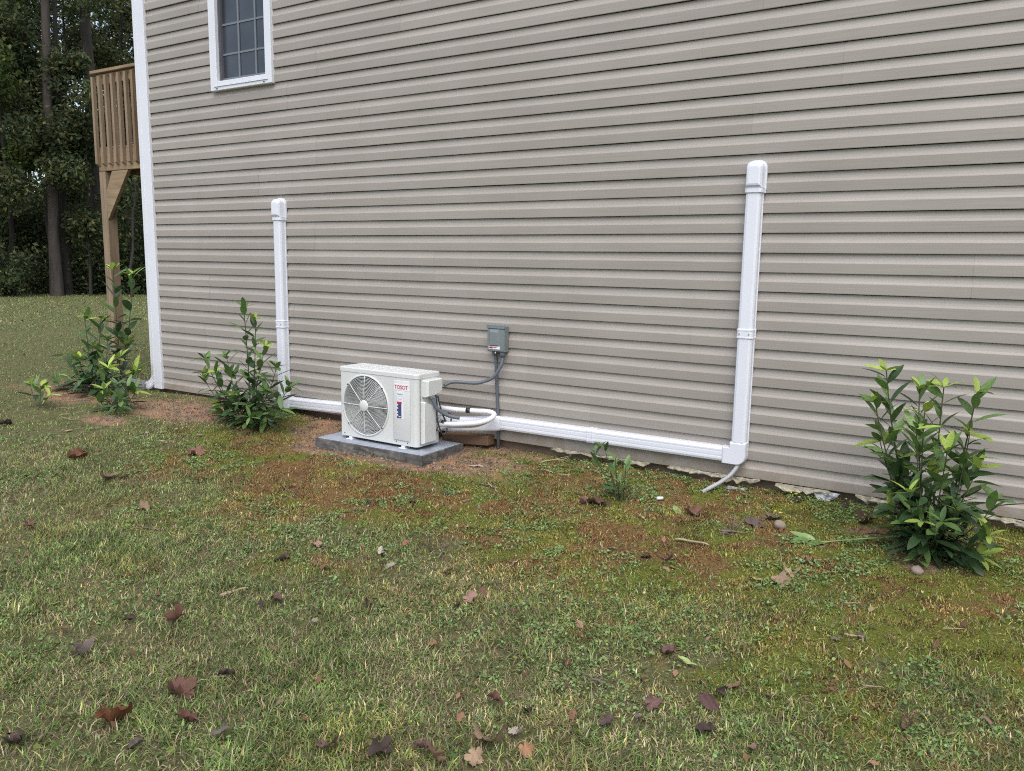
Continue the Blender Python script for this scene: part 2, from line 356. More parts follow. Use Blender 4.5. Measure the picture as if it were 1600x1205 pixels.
def bump(t, b, h, strength=0.3, dist=0.005):
    n = N(t, 'ShaderNodeBump', Strength=strength, Distance=dist)
    t.links.new(h, n.inputs['Height'])
    t.links.new(n.outputs[0], b.inputs['Normal'])

def sc3(c, k): return tuple(min(1, x * k) for x in c)
def basic(name, c, rough=0.5, var=0.12, scale=6.0, metal=0.0, bmp=0.0, bscale=60, spec=0.5, dirt=None, dirt_amt=0.0, stretch=(1, 1, 1)):
    m, t, b = new_mat(name)
    v = mapped(t, stretch)
    f = noise(t, v, scale)
    colr = ramp(t, f, [(0.3, sc3(c, 1 - var)), (0.7, sc3(c, 1 + var))])
    if dirt:
        f2 = noise(t, v, scale * 0.45, 6, 0.65)
        msk = ramp(t, f2, [(0.5, (0, 0, 0)), (0.75, (dirt_amt,) * 3)])
        colr = mix(t, msk, colr, dirt)
    t.links.new(colr, b.inputs['Base Color'])
    b.inputs['Roughness'].default_value = rough
    b.inputs['Metallic'].default_value = metal
    b.inputs['Specular IOR Level'].default_value = spec
    if bmp > 0:
        bump(t, b, noise(t, v, bscale, 5), bmp, 0.004)
    return m

# vinyl siding with embossed grain
def siding_mat():
    m, t, b = new_mat('vinyl_siding')
    v = mapped(t)
    f = noise(t, v, 1.3, 4)
    base = ramp(t, f, [(0.3, (0.312, 0.285, 0.254)), (0.7, (0.350, 0.323, 0.291))])
    g = noise(t, mapped(t, (2.2, 40, 150)), 1.0, 6, 0.65)
    gc = ramp(t, g, [(0.35, (0.93, 0.93, 0.93)), (0.65, (1.05, 1.05, 1.05))])
    base = mix(t, 1.0, base, gc, 'MULTIPLY')
    st = noise(t, mapped(t, (5, 5, 0.35)), 1.0, 5, 0.6)
    sm = ramp(t, st, [(0.55, (0, 0, 0)), (0.85, (0.22,) * 3)])
    base = mix(t, sm, base, (0.27, 0.25, 0.20))
    sp = N(t, 'ShaderNodeTexVoronoi', Scale=9.0)
    t.links.new(mapped(t, (1, 1, 2.6)), sp.inputs['Vector'])
    spm = ramp(t, sp.outputs['Distance'], [(0.025, (0.3,) * 3), (0.06, (0, 0, 0))])
    base = mix(t, spm, base, (0.16, 0.14, 0.12))
    oi = N(t, 'ShaderNodeObjectInfo'); rg = N(t, 'ShaderNodeMapRange'); rg.inputs[3].default_value = 0.955; rg.inputs[4].default_value = 1.045
    t.links.new(oi.outputs['Random'], rg.inputs[0])
    vm = N(t, 'ShaderNodeVectorMath', operation='SCALE'); t.links.new(base, vm.inputs[0]); t.links.new(rg.outputs[0], vm.inputs['Scale']); base = vm.outputs[0]
    sx = N(t, 'ShaderNodeSeparateXYZ'); t.links.new(mapped(t), sx.inputs[0])
    hz = N(t, 'ShaderNodeMapRange'); hz.inputs[1].default_value = 0.0; hz.inputs[2].default_value = 0.32; hz.inputs[3].default_value = 0.20; hz.inputs[4].default_value = -0.25
    t.links.new(sx.outputs['Z'], hz.inputs[0])
    sn = noise(t, mapped(t), 11, 6, 0.7)
    sa = N(t, 'ShaderNodeMath', operation='ADD'); t.links.new(sn, sa.inputs[0]); t.links.new(hz.outputs[0], sa.inputs[1])
    spl = ramp(t, sa.outputs[0], [(0.56, (0, 0, 0)), (0.78, (0.5,) * 3)])
    base = mix(t, spl, base, (0.24, 0.17, 0.11))
    t.links.new(base, b.inputs['Base Color'])
    b.inputs['Roughness'].default_value = 0.48
    b.inputs['Specular IOR Level'].default_value = 0.4
    bump(t, b, g, 0.22, 0.0025)
    return m

def wood_mat(name, c1, c2, axis='x', rough=0.75):
    m, t, b = new_mat(name)
    s_ = {'x': (1.2, 22, 22), 'y': (22, 1.2, 22), 'z': (22, 22, 1.2)}[axis]
    g = noise(t, mapped(t, s_), 1.6, 6, 0.6, 0.6)
    base = ramp(t, g, [(0.3, c1), (0.7, c2)])
    bl = noise(t, mapped(t), 2.3, 5)
    base = mix(t, ramp(t, bl, [(0.45, (0, 0, 0)), (0.8, (0.55,) * 3)]), base, sc3(c1, 0.62))
    t.links.new(base, b.inputs['Base Color'])
    b.inputs['Roughness'].default_value = rough
    b.inputs['Specular IOR Level'].default_value = 0.25
    bump(t, b, g, 0.35, 0.004)
    return m

def leafy(name, trans=0.3, rough=0.5, spec=0.3, attr=True, c=None, var=0.25, vscale=30.0):
    """leaf material: colour attribute (or fixed colour) with translucency"""
    m = bpy.data.materials.new(name); m.use_nodes = True
    t = m.node_tree; t.nodes.clear()
    out = N(t, 'ShaderNodeOutputMaterial')
    b = N(t, 'ShaderNodeBsdfPrincipled')
    b.inputs['Roughness'].default_value = rough
    b.inputs['Specular IOR Level'].default_value = spec
    if attr:
        a = N(t, 'ShaderNodeAttribute', attribute_name='tint'); cs = a.outputs['Color']
    else:
        f = noise(t, mapped(t), vscale, 4)
        cs = ramp(t, f, [(0.3, sc3(c, 1 - var)), (0.7, sc3(c, 1 + var))])
        oi = N(t, 'ShaderNodeObjectInfo'); rg = N(t, 'ShaderNodeMapRange'); rg.inputs[3].default_value = 0.72; rg.inputs[4].default_value = 1.3
        t.links.new(oi.outputs['Random'], rg.inputs[0])
        cmb = N(t, 'ShaderNodeVectorMath', operation='SCALE'); t.links.new(cs, cmb.inputs[0]); t.links.new(rg.outputs[0], cmb.inputs['Scale']); cs = cmb.outputs[0]
    t.links.new(cs, b.inputs['Base Color'])
    tr = N(t, 'ShaderNodeBsdfTranslucent')
    t.links.new(cs, tr.inputs['Color'])
    mx = N(t, 'ShaderNodeMixShader'); mx.inputs[0].default_value = trans
    t.links.new(b.outputs[0], mx.inputs[1]); t.links.new(tr.outputs[0], mx.inputs[2])
    t.links.new(mx.outputs[0], out.inputs['Surface'])
    return m

M = {}
M['siding'] = siding_mat()
M['white_trim'] = basic('white_vinyl_trim', (0.68, 0.70, 0.755), 0.38, 0.03, 3, dirt=(0.55, 0.5, 0.4), dirt_amt=0.12)
M['white_duct'] = basic('white_duct_plastic', (0.70, 0.725, 0.79), 0.32, 0.02, 4, dirt=(0.6, 0.58, 0.55), dirt_amt=0.10)
M['dark_gap'] = basic('dark_sheathing', (0.035, 0.03, 0.026), 0.9)
M['foundation'] = basic('foundation_board', (0.12, 0.09, 0.065), 0.9, 0.3, 8, bmp=0.3)
M['roof'] = basic('roof_shingle', (0.07, 0.065, 0.06), 0.95, 0.3, 12, bmp=0.4)
M['pane'] = basic('window_glass', (0.034, 0.042, 0.054), 0.10, 0.45, 2.2, spec=0.6)
M['screen'] = basic('window_reveal', (0.10, 0.10, 0.115), 0.6)
M['muntin'] = basic('window_muntin', (0.155, 0.175, 0.20), 0.5, 0.05)
M['ac'] = basic('unit_paint', (0.62, 0.64, 0.625), 0.42, 0.025, 3, bmp=0.03, bscale=250)
M['ac_top'] = basic('unit_top_paint', (0.63, 0.65, 0.635), 0.42, 0.02, 3)
M['ac_dark'] = basic('fan_cavity', (0.05, 0.055, 0.055), 0.7)
M['ac_fan'] = basic('fan_blade_plastic', (0.33, 0.345, 0.33), 0.5)
M['grille'] = basic('grille_wire', (0.50, 0.52, 0.51), 0.45, 0.03)
M['coil'] = basic('coil_fins', (0.19, 0.20, 0.19), 0.6)
M['red_print'] = basic('red_print', (0.45, 0.02, 0.06), 0.5)
M['navy_print'] = basic('navy_print', (0.05, 0.06, 0.16), 0.5)
M['blue_print'] = basic('blue_print', (0.06, 0.16, 0.38), 0.5)
M['sticker'] = basic('white_sticker', (0.78, 0.79, 0.82), 0.45, 0.02)
M['grey_box'] = basic('grey_box_paint', (0.17, 0.20, 0.205), 0.45, 0.06, 6)
M['conduit'] = basic('grey_conduit', (0.105, 0.125, 0.145), 0.5, 0.1, 10)
M['connector'] = basic('zinc_connector', (0.42, 0.45, 0.5), 0.4, 0.1, 20, metal=0.5)
M['cable'] = basic('black_cable', (0.02, 0.02, 0.022), 0.45)
M['brass'] = basic('valve_metal', (0.45, 0.42, 0.38), 0.35, 0.1, 20, metal=0.8)
M['line'] = basic('white_insulation', (0.70, 0.71, 0.74), 0.55, 0.05, 12, bmp=0.15, bscale=40)
M['line_grey'] = basic('grey_insulation', (0.45, 0.45, 0.46), 0.6, 0.1, 12, bmp=0.15, bscale=40)
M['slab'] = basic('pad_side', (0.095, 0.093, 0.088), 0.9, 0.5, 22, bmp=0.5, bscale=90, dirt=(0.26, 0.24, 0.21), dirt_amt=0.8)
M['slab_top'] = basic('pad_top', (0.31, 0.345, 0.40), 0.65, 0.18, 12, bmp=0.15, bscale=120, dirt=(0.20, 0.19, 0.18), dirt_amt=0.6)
M['timber'] = wood_mat('old_timber', (0.11, 0.065, 0.042), (0.21, 0.135, 0.085), 'x')
M['deck_x'] = wood_mat('deck_wood_along', (0.20, 0.14, 0.085), (0.36, 0.27, 0.17), 'x')
M['deck_y'] = wood_mat('deck_wood_across', (0.20, 0.14, 0.085), (0.34, 0.255, 0.16), 'y')
M['deck_z'] = wood_mat('deck_wood_upright', (0.20, 0.145, 0.095), (0.34, 0.26, 0.18), 'z')
M['deck_grey'] = wood_mat('deck_wood_weathered', (0.17, 0.115, 0.07), (0.31, 0.22, 0.135), 'z')
M['hose'] = basic('drain_hose', (0.36, 0.36, 0.38), 0.5)
M['foam'] = basic('torn_insulation', (0.33, 0.31, 0.23), 0.9, 0.5, 30, bmp=0.6, bscale=40, dirt=(0.22, 0.18, 0.12), dirt_amt=0.8)
M['foil'] = basic('crumpled_foil', (0.36, 0.37, 0.38), 0.5, 0.5, 40, metal=0.3)
M['concrete'] = basic('pale_concrete', (0.42, 0.40, 0.36), 0.9, 0.15, 8, bmp=0.3)
M['stone'] = basic('beige_stone', (0.27, 0.215, 0.165), 0.85, 0.2, 12, bmp=0.4)
M['bark'] = basic('tree_bark', (0.060, 0.050, 0.043), 0.95, 0.4, 3, bmp=0.8, bscale=14, stretch=(3, 3, 0.6))
M['bark_dark'] = basic('dark_tree_bark', (0.034, 0.029, 0.026), 0.95, 0.4, 3, bmp=0.8, bscale=14, stretch=(3, 3, 0.6))
M['stem'] = basic('green_stem', (0.055, 0.06, 0.025), 0.6, 0.25, 8)
M['stem_green'] = basic('fresh_green_stem', (0.20, 0.25, 0.085), 0.55, 0.2, 8)
M['twig'] = basic('dry_twig', (0.36, 0.28, 0.18), 0.85, 0.25, 12)
M['twig_dark'] = basic('grey_twig', (0.15, 0.12, 0.10), 0.9, 0.25, 12)
M['plug'] = basic('white_plastic', (0.75, 0.76, 0.8), 0.4, 0.03)
M['flower'] = leafy('yellow_petals', 0.2, 0.6, attr=False, c=(0.75, 0.65, 0.03))
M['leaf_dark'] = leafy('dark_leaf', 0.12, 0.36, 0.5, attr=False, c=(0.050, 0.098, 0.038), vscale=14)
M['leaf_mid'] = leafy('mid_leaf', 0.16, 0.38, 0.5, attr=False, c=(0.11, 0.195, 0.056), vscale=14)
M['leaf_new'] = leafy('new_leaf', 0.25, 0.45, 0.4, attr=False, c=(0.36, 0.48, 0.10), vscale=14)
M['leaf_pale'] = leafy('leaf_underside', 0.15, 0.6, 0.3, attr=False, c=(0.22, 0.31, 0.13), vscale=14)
M['grass'] = leafy('grass_blades', 0.25, 0.6, 0.2)
M['moss'] = leafy('moss_tufts', 0.2, 0.85, 0.1)
M['weed'] = leafy('clover_leaves', 0.25, 0.6, 0.25)
M['wood_leaf'] = leafy('forest_leaves', 0.3, 0.6, 0.25)
LEAFCOL = dict(rust=(0.21, 0.10, 0.065), redbrown=(0.175, 0.09, 0.068), dark=(0.075, 0.055, 0.047), darkbrown=(0.12, 0.072, 0.05),
    purple=(0.15, 0.088, 0.08), tan=(0.34, 0.24, 0.16), tan2=(0.27, 0.17, 0.11), pale=(0.36, 0.31, 0.26), orange=(0.30, 0.165, 0.095),
    darkorange=(0.17, 0.072, 0.035), grey=(0.165, 0.135, 0.12), pink=(0.27, 0.165, 0.13), greenpale=(0.26, 0.33, 0.13), yellowtan=(0.38, 0.31, 0.14))
for k_, c_ in LEAFCOL.items():
    M['dead_' + k_] = leafy('dead_leaf_' + k_, 0.1, 0.75, 0.2, attr=False, c=c_, var=0.4, vscale=45)
# ------------------------------------------------------------------ ground
PAD = (2.715, 3.73, -0.625, -0.135)
def pad_dist(x, y):
    dx = np.maximum(np.maximum(PAD[0] - x, x - PAD[1]), 0); dy = np.maximum(np.maximum(PAD[2] - y, y - PAD[3]), 0)
    return np.hypot(dx, dy)
def ground_z(x, y, fine=True):
    x = np.asarray(x, float); y = np.asarray(y, float)
    z = -0.03 - 0.009 * np.clip(x, 0, 8) + 0.045 * np.clip(y, -7, 0) + 0.006 * np.clip(-3 - x, 0, 60)
    if fine:
        near = sstep(30, 6, np.hypot(x - 5, y + 1.5))
        z = z + near * ((fbm(x, y, 1.1, 3, 3) - 0.5) * 0.035 + (fbm(x, y, 7, 9, 3) - 0.5) * 0.022)
        z = z + 0.024 * sstep(-0.3, -0.06, y) * sstep(3.5, 5, x) * sstep(0.5, 0.2, y)
        z = z + 0.012 * ell(x, y, 1.2, -0.45, 0.8, 0.3) - 0.02 * sstep(0.10, 0.0, pad_dist(x, y))
    return z
def ell(x, y, cx, cy, rx, ry):
    return np.exp(-(((x - cx) / rx) ** 2 + ((y - cy) / ry) ** 2))
def soil_mask(x, y):
    n = fbm(x, y, 3.1, 21, 4)
    s = 1.15 * sstep(0.34, 0.04, pad_dist(x, y))
    s = np.maximum(s, 0.95 * ell(x, y, 4.05, -0.42, 0.42, 0.38))
    s = np.maximum(s, 0.85 * sstep(-0.30, -0.08, y) * sstep(1.6, 2.2, x) * sstep(5.4, 4.4, x))
    s = np.maximum(s, 0.5 * sstep(-0.16, -0.03, y) * sstep(0, 0.3, x))
    s = np.maximum(s, 1.3 * ell(x, y, 0.95, -0.45, 0.95, 0.42))
    s = np.maximum(s, 1.0 * ell(x, y, 2.45, -0.33, 0.45, 0.28))
    s = np.maximum(s, 1.35 * ell(x, y, -0.80, -0.35, 0.85, 0.55))
    s = np.maximum(s, 0.8 * ell(x, y, -0.5, 0.25, 0.5, 0.25))
    s = np.maximum(s, 1.05 * ell(x, y, 0.65, -1.05, 0.45, 0.20))
    s = np.maximum(s, 0.8 * ell(x, y, 1.65, -1.15, 0.22, 0.12))
    s = np.maximum(s, 0.95 * ell(x, y, 6.80, -0.62, 0.26, 0.26))
    s = np.maximum(s, 0.75 * ell(x, y, 6.52, -0.36, 0.22, 0.12))
    s = np.maximum(s, 0.6 * ell(x, y, 5.05, -0.55, 0.22, 0.08))
    return np.clip(sstep(0.40, 0.75, s * 0.85 + (n - 0.5) * 0.75), 0, 1)
def moss_mask(x, y):
    n = fbm(x, y, 1.7, 41, 4)
    edge = -1.85 - 0.25 * sstep(6.0, 7.2, x) * 0 + 0.45 * sstep(3.2, 1.0, x)
    m = sstep(edge - 0.55, edge + 0.45, y + (n - 0.5) * 1.5) * sstep(0.6, 1.8, x + (n - 0.5))
    m = np.maximum(m, 0.9 * ell(x, y, 6.85, -1.42, 0.42, 0.22))
    return np.clip(m, 0, 1)
def rust_mask(x, y):
    n = fbm(x, y, 2.6, 61, 4)
    r = 0.33 + ell(x, y, 3.25, -1.42, 0.6, 0.35) + 0.9 * ell(x, y, 3.95, -1.1, 0.45, 0.4) + 0.9 * ell(x, y, 4.9, -0.85, 0.5, 0.35) + 0.6 * ell(x, y, 5.7, -0.7, 0.4, 0.3) - 0.6 * ell(x, y, 6.85, -1.4, .7, .4) - 0.6 * ell(x, y, 6.2, -0.22, 0.55, 0.16) - 0.3 * ell(x, y, 1.9, -1.0, .5, .3)
    n2_ = fbm(x, y, 8.0, 66, 4)
    return np.clip(r * 0.85 + (n - 0.5) * 1.7 + (n2_ - 0.5) * 1.6, 0, 1)

def axis(segs):
    out = []
    for a, b, st in segs:
        out += list(np.arange(a, b - 1e-9, st))
    out.append(segs[-1][1])
    return np.array(out)
gx = axis([(-400, -60, 40), (-60, -24, 3), (-24, -8, 0.8), (-8, -1.4, 0.2), (-1.4, 8.6, 0.035), (8.6, 14, 0.3), (14, 60, 4), (60, 400, 40)])
gy = axis([(-400, -40, 40), (-40, -8, 4), (-8, -4.4, 0.3), (-4.4, 0.3, 0.035), (0.3, 3, 0.15), (3, 20, 0.8), (20, 60, 4), (60, 400, 34)])
GX, GY = np.meshgrid(gx, gy, indexing='ij')
nx, ny = len(gx), len(gy)
co = np.stack([GX, GY, ground_z(GX, GY)], -1).reshape(-1, 3)
idx = np.arange(nx * ny).reshape(nx, ny)
quads = np.stack([idx[:-1, :-1], idx[1:, :-1], idx[1:, 1:], idx[:-1, 1:]], -1).reshape(-1, 4)
def np_mesh(name, co, faces, tint=None, smooth=False):
    """faces: (n,k) array"""
    me = bpy.data.meshes.new(name)
    n, k = faces.shape
    me.vertices.add(len(co)); me.vertices.foreach_set('co', co.astype(np.float32).ravel())
    me.loops.add(n * k); me.loops.foreach_set('vertex_index', faces.astype(np.int32).ravel())
    me.polygons.add(n); me.polygons.foreach_set('loop_start', np.arange(0, n * k, k, dtype=np.int32))
    if smooth: me.polygons.foreach_set('use_smooth', np.ones(n, bool))
    me.update(calc_edges=True)
    if tint is not None:
        a = me.color_attributes.new('tint', 'FLOAT_COLOR', 'POINT')
        c4 = np.ones((len(co), 4), np.float32); c4[:, :3] = tint
        a.data.foreach_set('color', c4.ravel())
    return me
gme = np_mesh('ground', co, quads, smooth=True)
for nm_, fn in (('soil', soil_mask), ('moss', moss_mask), ('rust', rust_mask)):
    a = gme.attributes.new(nm_, 'FLOAT', 'POINT')
    a.data.foreach_set('value', fn(GX, GY).ravel().astype(np.float32))

m, t, b = new_mat('lawn_ground')
v = mapped(t)
aS = N(t, 'ShaderNodeAttribute', attribute_name='soil').outputs['Fac']
aM = N(t, 'ShaderNodeAttribute', attribute_name='moss').outputs['Fac']
aR = N(t, 'ShaderNodeAttribute', attribute_name='rust').outputs['Fac']
n1 = noise(t, v, 2.2, 6, 0.65); n2 = noise(t, v, 38, 6, 0.7); n3 = noise(t, v, 9, 5, 0.6); n4 = noise(t, v, 120, 4, 0.7)
thatch = ramp(t, n2, [(0.3, (0.055, 0.045, 0.030)), (0.5, (0.135, 0.112, 0.066)), (0.7, (0.29, 0.24, 0.155))])
green = ramp(t, n4, [(0.3, (0.06, 0.075, 0.026)), (0.7, (0.17, 0.19, 0.065))])
lawn = mix(t, ramp(t, n3, [(0.35, (0.22,) * 3), (0.65, (0.75,) * 3)]), thatch, green)
n5 = mix(t, 0.5, n2, n3)
soilc = ramp(t, n5, [(0.34, (0.10, 0.068, 0.048)), (0.48, (0.235, 0.165, 0.115)), (0.63, (0.43, 0.33, 0.24))])
clay = ramp(t, n3, [(0.46, (0, 0, 0)), (0.62, (0.7,) * 3)])
soilc = mix(t, clay, soilc, (0.33, 0.165, 0.085))
mrust = ramp(t, n4, [(0.3, (0.070, 0.042, 0.020)), (0.55, (0.20, 0.12, 0.052)), (0.75, (0.33, 0.215, 0.095))])
mgreen = ramp(t, n4, [(0.3, (0.065, 0.072, 0.014)), (0.55, (0.145, 0.16, 0.030)), (0.75, (0.24, 0.24, 0.05))])
rr = N(t, 'ShaderNodeMath', operation='ADD'); t.links.new(aR, rr.inputs[0])
nn = N(t, 'ShaderNodeMath', operation='MULTIPLY_ADD'); t.links.new(n3, nn.inputs[0]); nn.inputs[1].default_value = 1.6; nn.inputs[2].default_value = -0.8
t.links.new(nn.outputs[0], rr.inputs[1])
mossc = mix(t, ramp(t, rr.outputs[0], [(0.36, (0, 0, 0)), (0.62, (1, 1, 1))]), mgreen, mrust)
dk = ramp(t, noise(t, v, 6.0, 6, 0.7), [(0.54, (0, 0, 0)), (0.66, (0.65,) * 3)])
mossc = mix(t, dk, mossc, (0.055, 0.034, 0.022))
nM = N(t, 'ShaderNodeMath', operation='MULTIPLY_ADD'); t.links.new(n3, nM.inputs[0]); nM.inputs[1].default_value = 1.0; nM.inputs[2].default_value = -0.5
mm = N(t, 'ShaderNodeMath', operation='ADD', use_clamp=True); t.links.new(aM, mm.inputs[0]); t.links.new(nM.outputs[0], mm.inputs[1])
c_ = mix(t, ramp(t, mm.outputs[0], [(0.38, (0, 0, 0)), (0.58, (1, 1, 1))]), lawn, mossc)
c_ = mix(t, aS, c_, soilc)
t.links.new(c_, b.inputs['Base Color'])
b.inputs['Roughness'].default_value = 0.95
b.inputs['Specular IOR Level'].default_value = 0.1
hb = mix(t, 0.5, n2, n4)
bump(t, b, hb, 0.9, 0.02)
M['ground'] = m
tag(link('ground', gme, m), kind='structure')

# ------------------------------------------------------------------ house
CH = 0.1143
NC = 52
WX1 = 12.0
house = thing('house', 'beige vinyl sided house wall with one white window and a white corner trim', 'house', (0, 0, 0))
PROF = [(0.034, 0.0045), (0.020, 0.0022), (0.0040, 0.0), (0.0012, 0.0010), (0.0006, 0.004), (-0.0010, 0.0575), (0.0005, 0.0610), (0.0070, 0.0715), (0.0120, 0.0860), (0.0150, 0.1030), (0.0160, 0.1122), (0.034, 0.1126)]
WIN = (0.92, 1.69, 2.735, 4.25)
def board(name, x0, x1, k, dy, parent, z_off=0.0):
    n = max(2, int((x1 - x0) / 0.55) + 1)
    xs = np.linspace(x0, x1, n)
    jit = [((fbm(x + 0.0, k * 3.7, 0.9, 77, 3) - 0.5) * 0.008 + dy, (fbm(x, k * 5.1 + 9, 1.3, 78, 2) - 0.5) * 0.0045) for x in xs]
    prof = [(y, z + k * CH + z_off) for y, z in PROF]
    MB().sweep_x(prof, xs, jit, ends=False).build(name, M['siding'], parent, fix=False)
seam_sets = []
for p in range(NC // 2 + 1):
    rs = random.Random(p * 13 + 5)
    first = rs.uniform(0.6, 3.6)
    seam_sets.append([s_ for s_ in (first, first + 3.55, first + 7.1, first + 10.6) if 0.5 < s_ < WX1 - 0.4])
for k in range(NC):
    seams = [-0.04] + seam_sets[k // 2] + [WX1]
    for i in range(len(seams) - 1):
        x0, x1 = seams[i], seams[i + 1] + (0.025 if i < len(seams) - 2 else 0)
        dy = -0.0012 if i % 2 == 0 else 0.0
        if WIN[2] - 0.01 < k * CH < WIN[3] - 0.03 and x0 < WIN[1] and x1 > WIN[0]:
            if x0 < WIN[0]: board('siding_board', x0, WIN[0] + 0.03, k, dy, house)
            if x1 > WIN[1]: board('siding_board', WIN[1] - 0.03, x1, k, dy, house)
        else:
            board('siding_board', x0, x1, k, dy, house)
ZT = NC * CH
g = MB()
g.box(-0.10, 0.95, 0.036, 0.14, 0.0, ZT).box(1.66, WX1, 0.036, 0.14, 0.0, ZT).box(0.95, 1.66, 0.036, 0.14, 0.0, 2.76).box(0.95, 1.66, 0.036, 0.14, 4.22, ZT)
g.build('sheathing', M['dark_gap'], house)
g = MB().box(-0.09, WX1, 0.045, 0.25, -0.55, -0.002)
g.build('foundation', M['foundation'], house)
# corner post, L shaped, right edge at x = 0
g = MB().box(-0.112, 0.0, -0.022, 0.012, -0.005, ZT, 0.003).box(-0.125, -0.1125, -0.022, 0.10, -0.005, ZT, 0.003)
g.build('corner_post', M['white_trim'], house)
# rear wall, far side wall, gable roof
g = MB()
for k in range(NC):
    prof = [(y, z + k * CH) for y, z in PROF]
    n = len(prof)
    vv = [(-0.112 + y, yy, z) for yy in (0.06, 8.0) for y, z in prof]
    g.add(vv, [(j, j + 1, n + j + 1, n + j) for j in range(n - 1)])
g.build('rear_siding', M['siding'], house, fix=False)['kind'] = 'stuff'
g = MB().box(-0.08, WX1, 7.85, 8.0, 0, ZT).box(WX1 - 0.1, WX1 + 0.02, 0.14, 7.85, 0, ZT)
g.build('wall', M['siding'], house)
g = MB()
g.loft([[(x, -0.38, ZT - 0.10), (x, -0.38, ZT + 0.06), (x, 4.0, ZT + 2.4), (x, 8.38, ZT + 0.06), (x, 8.38, ZT - 0.10), (x, 4.0, ZT + 2.2)] for x in (-0.4, WX1 + 0.4)])
g.build('roof', M['roof'], house)
MB().box(-0.38, WX1 + 0.38, -0.37, 0.03, ZT - 0.004, ZT + 0.02).build('soffit', M['white_trim'], house)
MB().box(-0.40, WX1 + 0.40, -0.405, -0.381, ZT - 0.11, ZT + 0.09).build('fascia', M['white_trim'], house)

# window
x0, x1, z0, z1 = WIN
win = MB()
for a in ((x0, x0 + 0.085, z0, z1), (x1 - 0.075, x1, z0, z1)):
    win.box(a[0], a[1], -0.030, 0.06, a[2], a[3], 0.004)
win.box(x0 + 0.0853, x1 - 0.0753, -0.030, 0.06, z0, z0 + 0.040, 0.004).box(x0 + 0.0853, x1 - 0.0753, -0.030, 0.06, z1 - 0.075, z1, 0.004)
win.box(x0 + 0.05, x1 - 0.04, -0.037, -0.0302, z0 + 0.030, z0 + 0.039, 0.002)
window = win.build('window', M['white_trim'], house)
MB().box(x0 + 0.0855, x1 - 0.0755, -0.026, 0.055, z0 + 0.0405, z0 + 0.078, 0.004).build('sill', M['white_trim'], window)
g = MB().box(x0 + 0.0853, x0 + 0.100, 0.004, 0.056, z0 + 0.079, z1 - 0.0755).box(x0 + 0.1005, x0 + 0.108, 0.010, 0.050, z0 + 0.079, z1 - 0.0755).box(x1 - 0.083, x1 - 0.0755, 0.008, 0.056, z0 + 0.079, z1 - 0.0755)
g.build('screen_frame', M['screen'], window)
MB().box(x0 + 0.1085, x1 - 0.0835, 0.036, 0.042, z0 + 0.078, z1 - 0.0755).build('pane', M['pane'], window)
for xm in (1.235, 1.445):
    MB().box(xm - 0.009, xm + 0.009, 0.028, 0.0358, z0 + 0.079, z1 - 0.076).build('muntin', M['muntin'], window)
for i_, zm in enumerate((3.04, 3.285, 3.53, 3.775, 4.02)):
    MB().box(x0 + 0.109, x1 - 0.084, 0.0292, 0.0359, zm - 0.008, zm + 0.008).build('muntin', M['muntin'], window)
MB().box(x0 + 0.109, x1 - 0.084, 0.024, 0.0355, z0 + 0.095, z0 + 0.107).build('sash_rail', M['muntin'], window)
for xm in (1.005, 1.60):
    MB().box(xm - 0.010, xm + 0.010, -0.0325, -0.0301, z0 + 0.012, z0 + 0.019).build('weep_hole', M['dark_gap'], window)

# downspout round the corner with ribbed elbow
ds = MB()
def ring_rect(c, ax, ay, w, h):
    c = Vector(c); ax = Vector(ax); ay = Vector(ay)
    p = []
    for sx, sy in ((-1, -.7), (-.7, -1), (.7, -1), (1, -.7), (1, .7), (.7, 1), (-.7, 1), (-1, .7)):
        p.append(tuple(c + ax * (w / 2 * sx) + ay * (h / 2 * sy)))
    return p
spout = ds.loft([ring_rect((-0.178, 0.045, z), (1, 0, 0), (0, 1, 0), 0.078, 0.078) for z in (0.12, ZT - 0.12)]).build('downspout', M['white_trim'], house)
el = MB(); rings = []
for i in range(25):
    a = math.radians(78) * i / 24
    r = 0.10
    c = (-0.178 - r * (1 - math.cos(a)) * 0.9, 0.045 - r * (1 - math.cos(a)) * 0.45, 0.12 - r * math.sin(a) * 1.15)
    k_ = 1.0 + (0.09 if i % 2 else 0.0)
    d = Vector((math.cos(a), 0, math.sin(a) * -1))
    rings.append(ring_rect(c, (math.cos(a) * 0.9, math.cos(a) * 0.0, -math.sin(a)) if i else (1, 0, 0), (0, 1, 0), 0.08 * k_, 0.08 * k_))
el.loft(rings, smooth=False).build('elbow', M['white_trim'], spout)

# splash block under the downspout
sb = thing('splash_block', 'pale flat concrete splash block under the corner downspout', 'splash block', (-0.48, 0.03, -0.04))
MB().box(-0.70, -0.30, -0.10, 0.14, -0.06, 0.008, 0.012).build('block', M['concrete'], sb)
MB().box(-0.70, -0.32, -0.0999, -0.07, 0.0, 0.022, 0.006).box(-0.70, -0.32, 0.11, 0.1399, 0.0, 0.022, 0.006).build('rim', M['concrete'], sb)

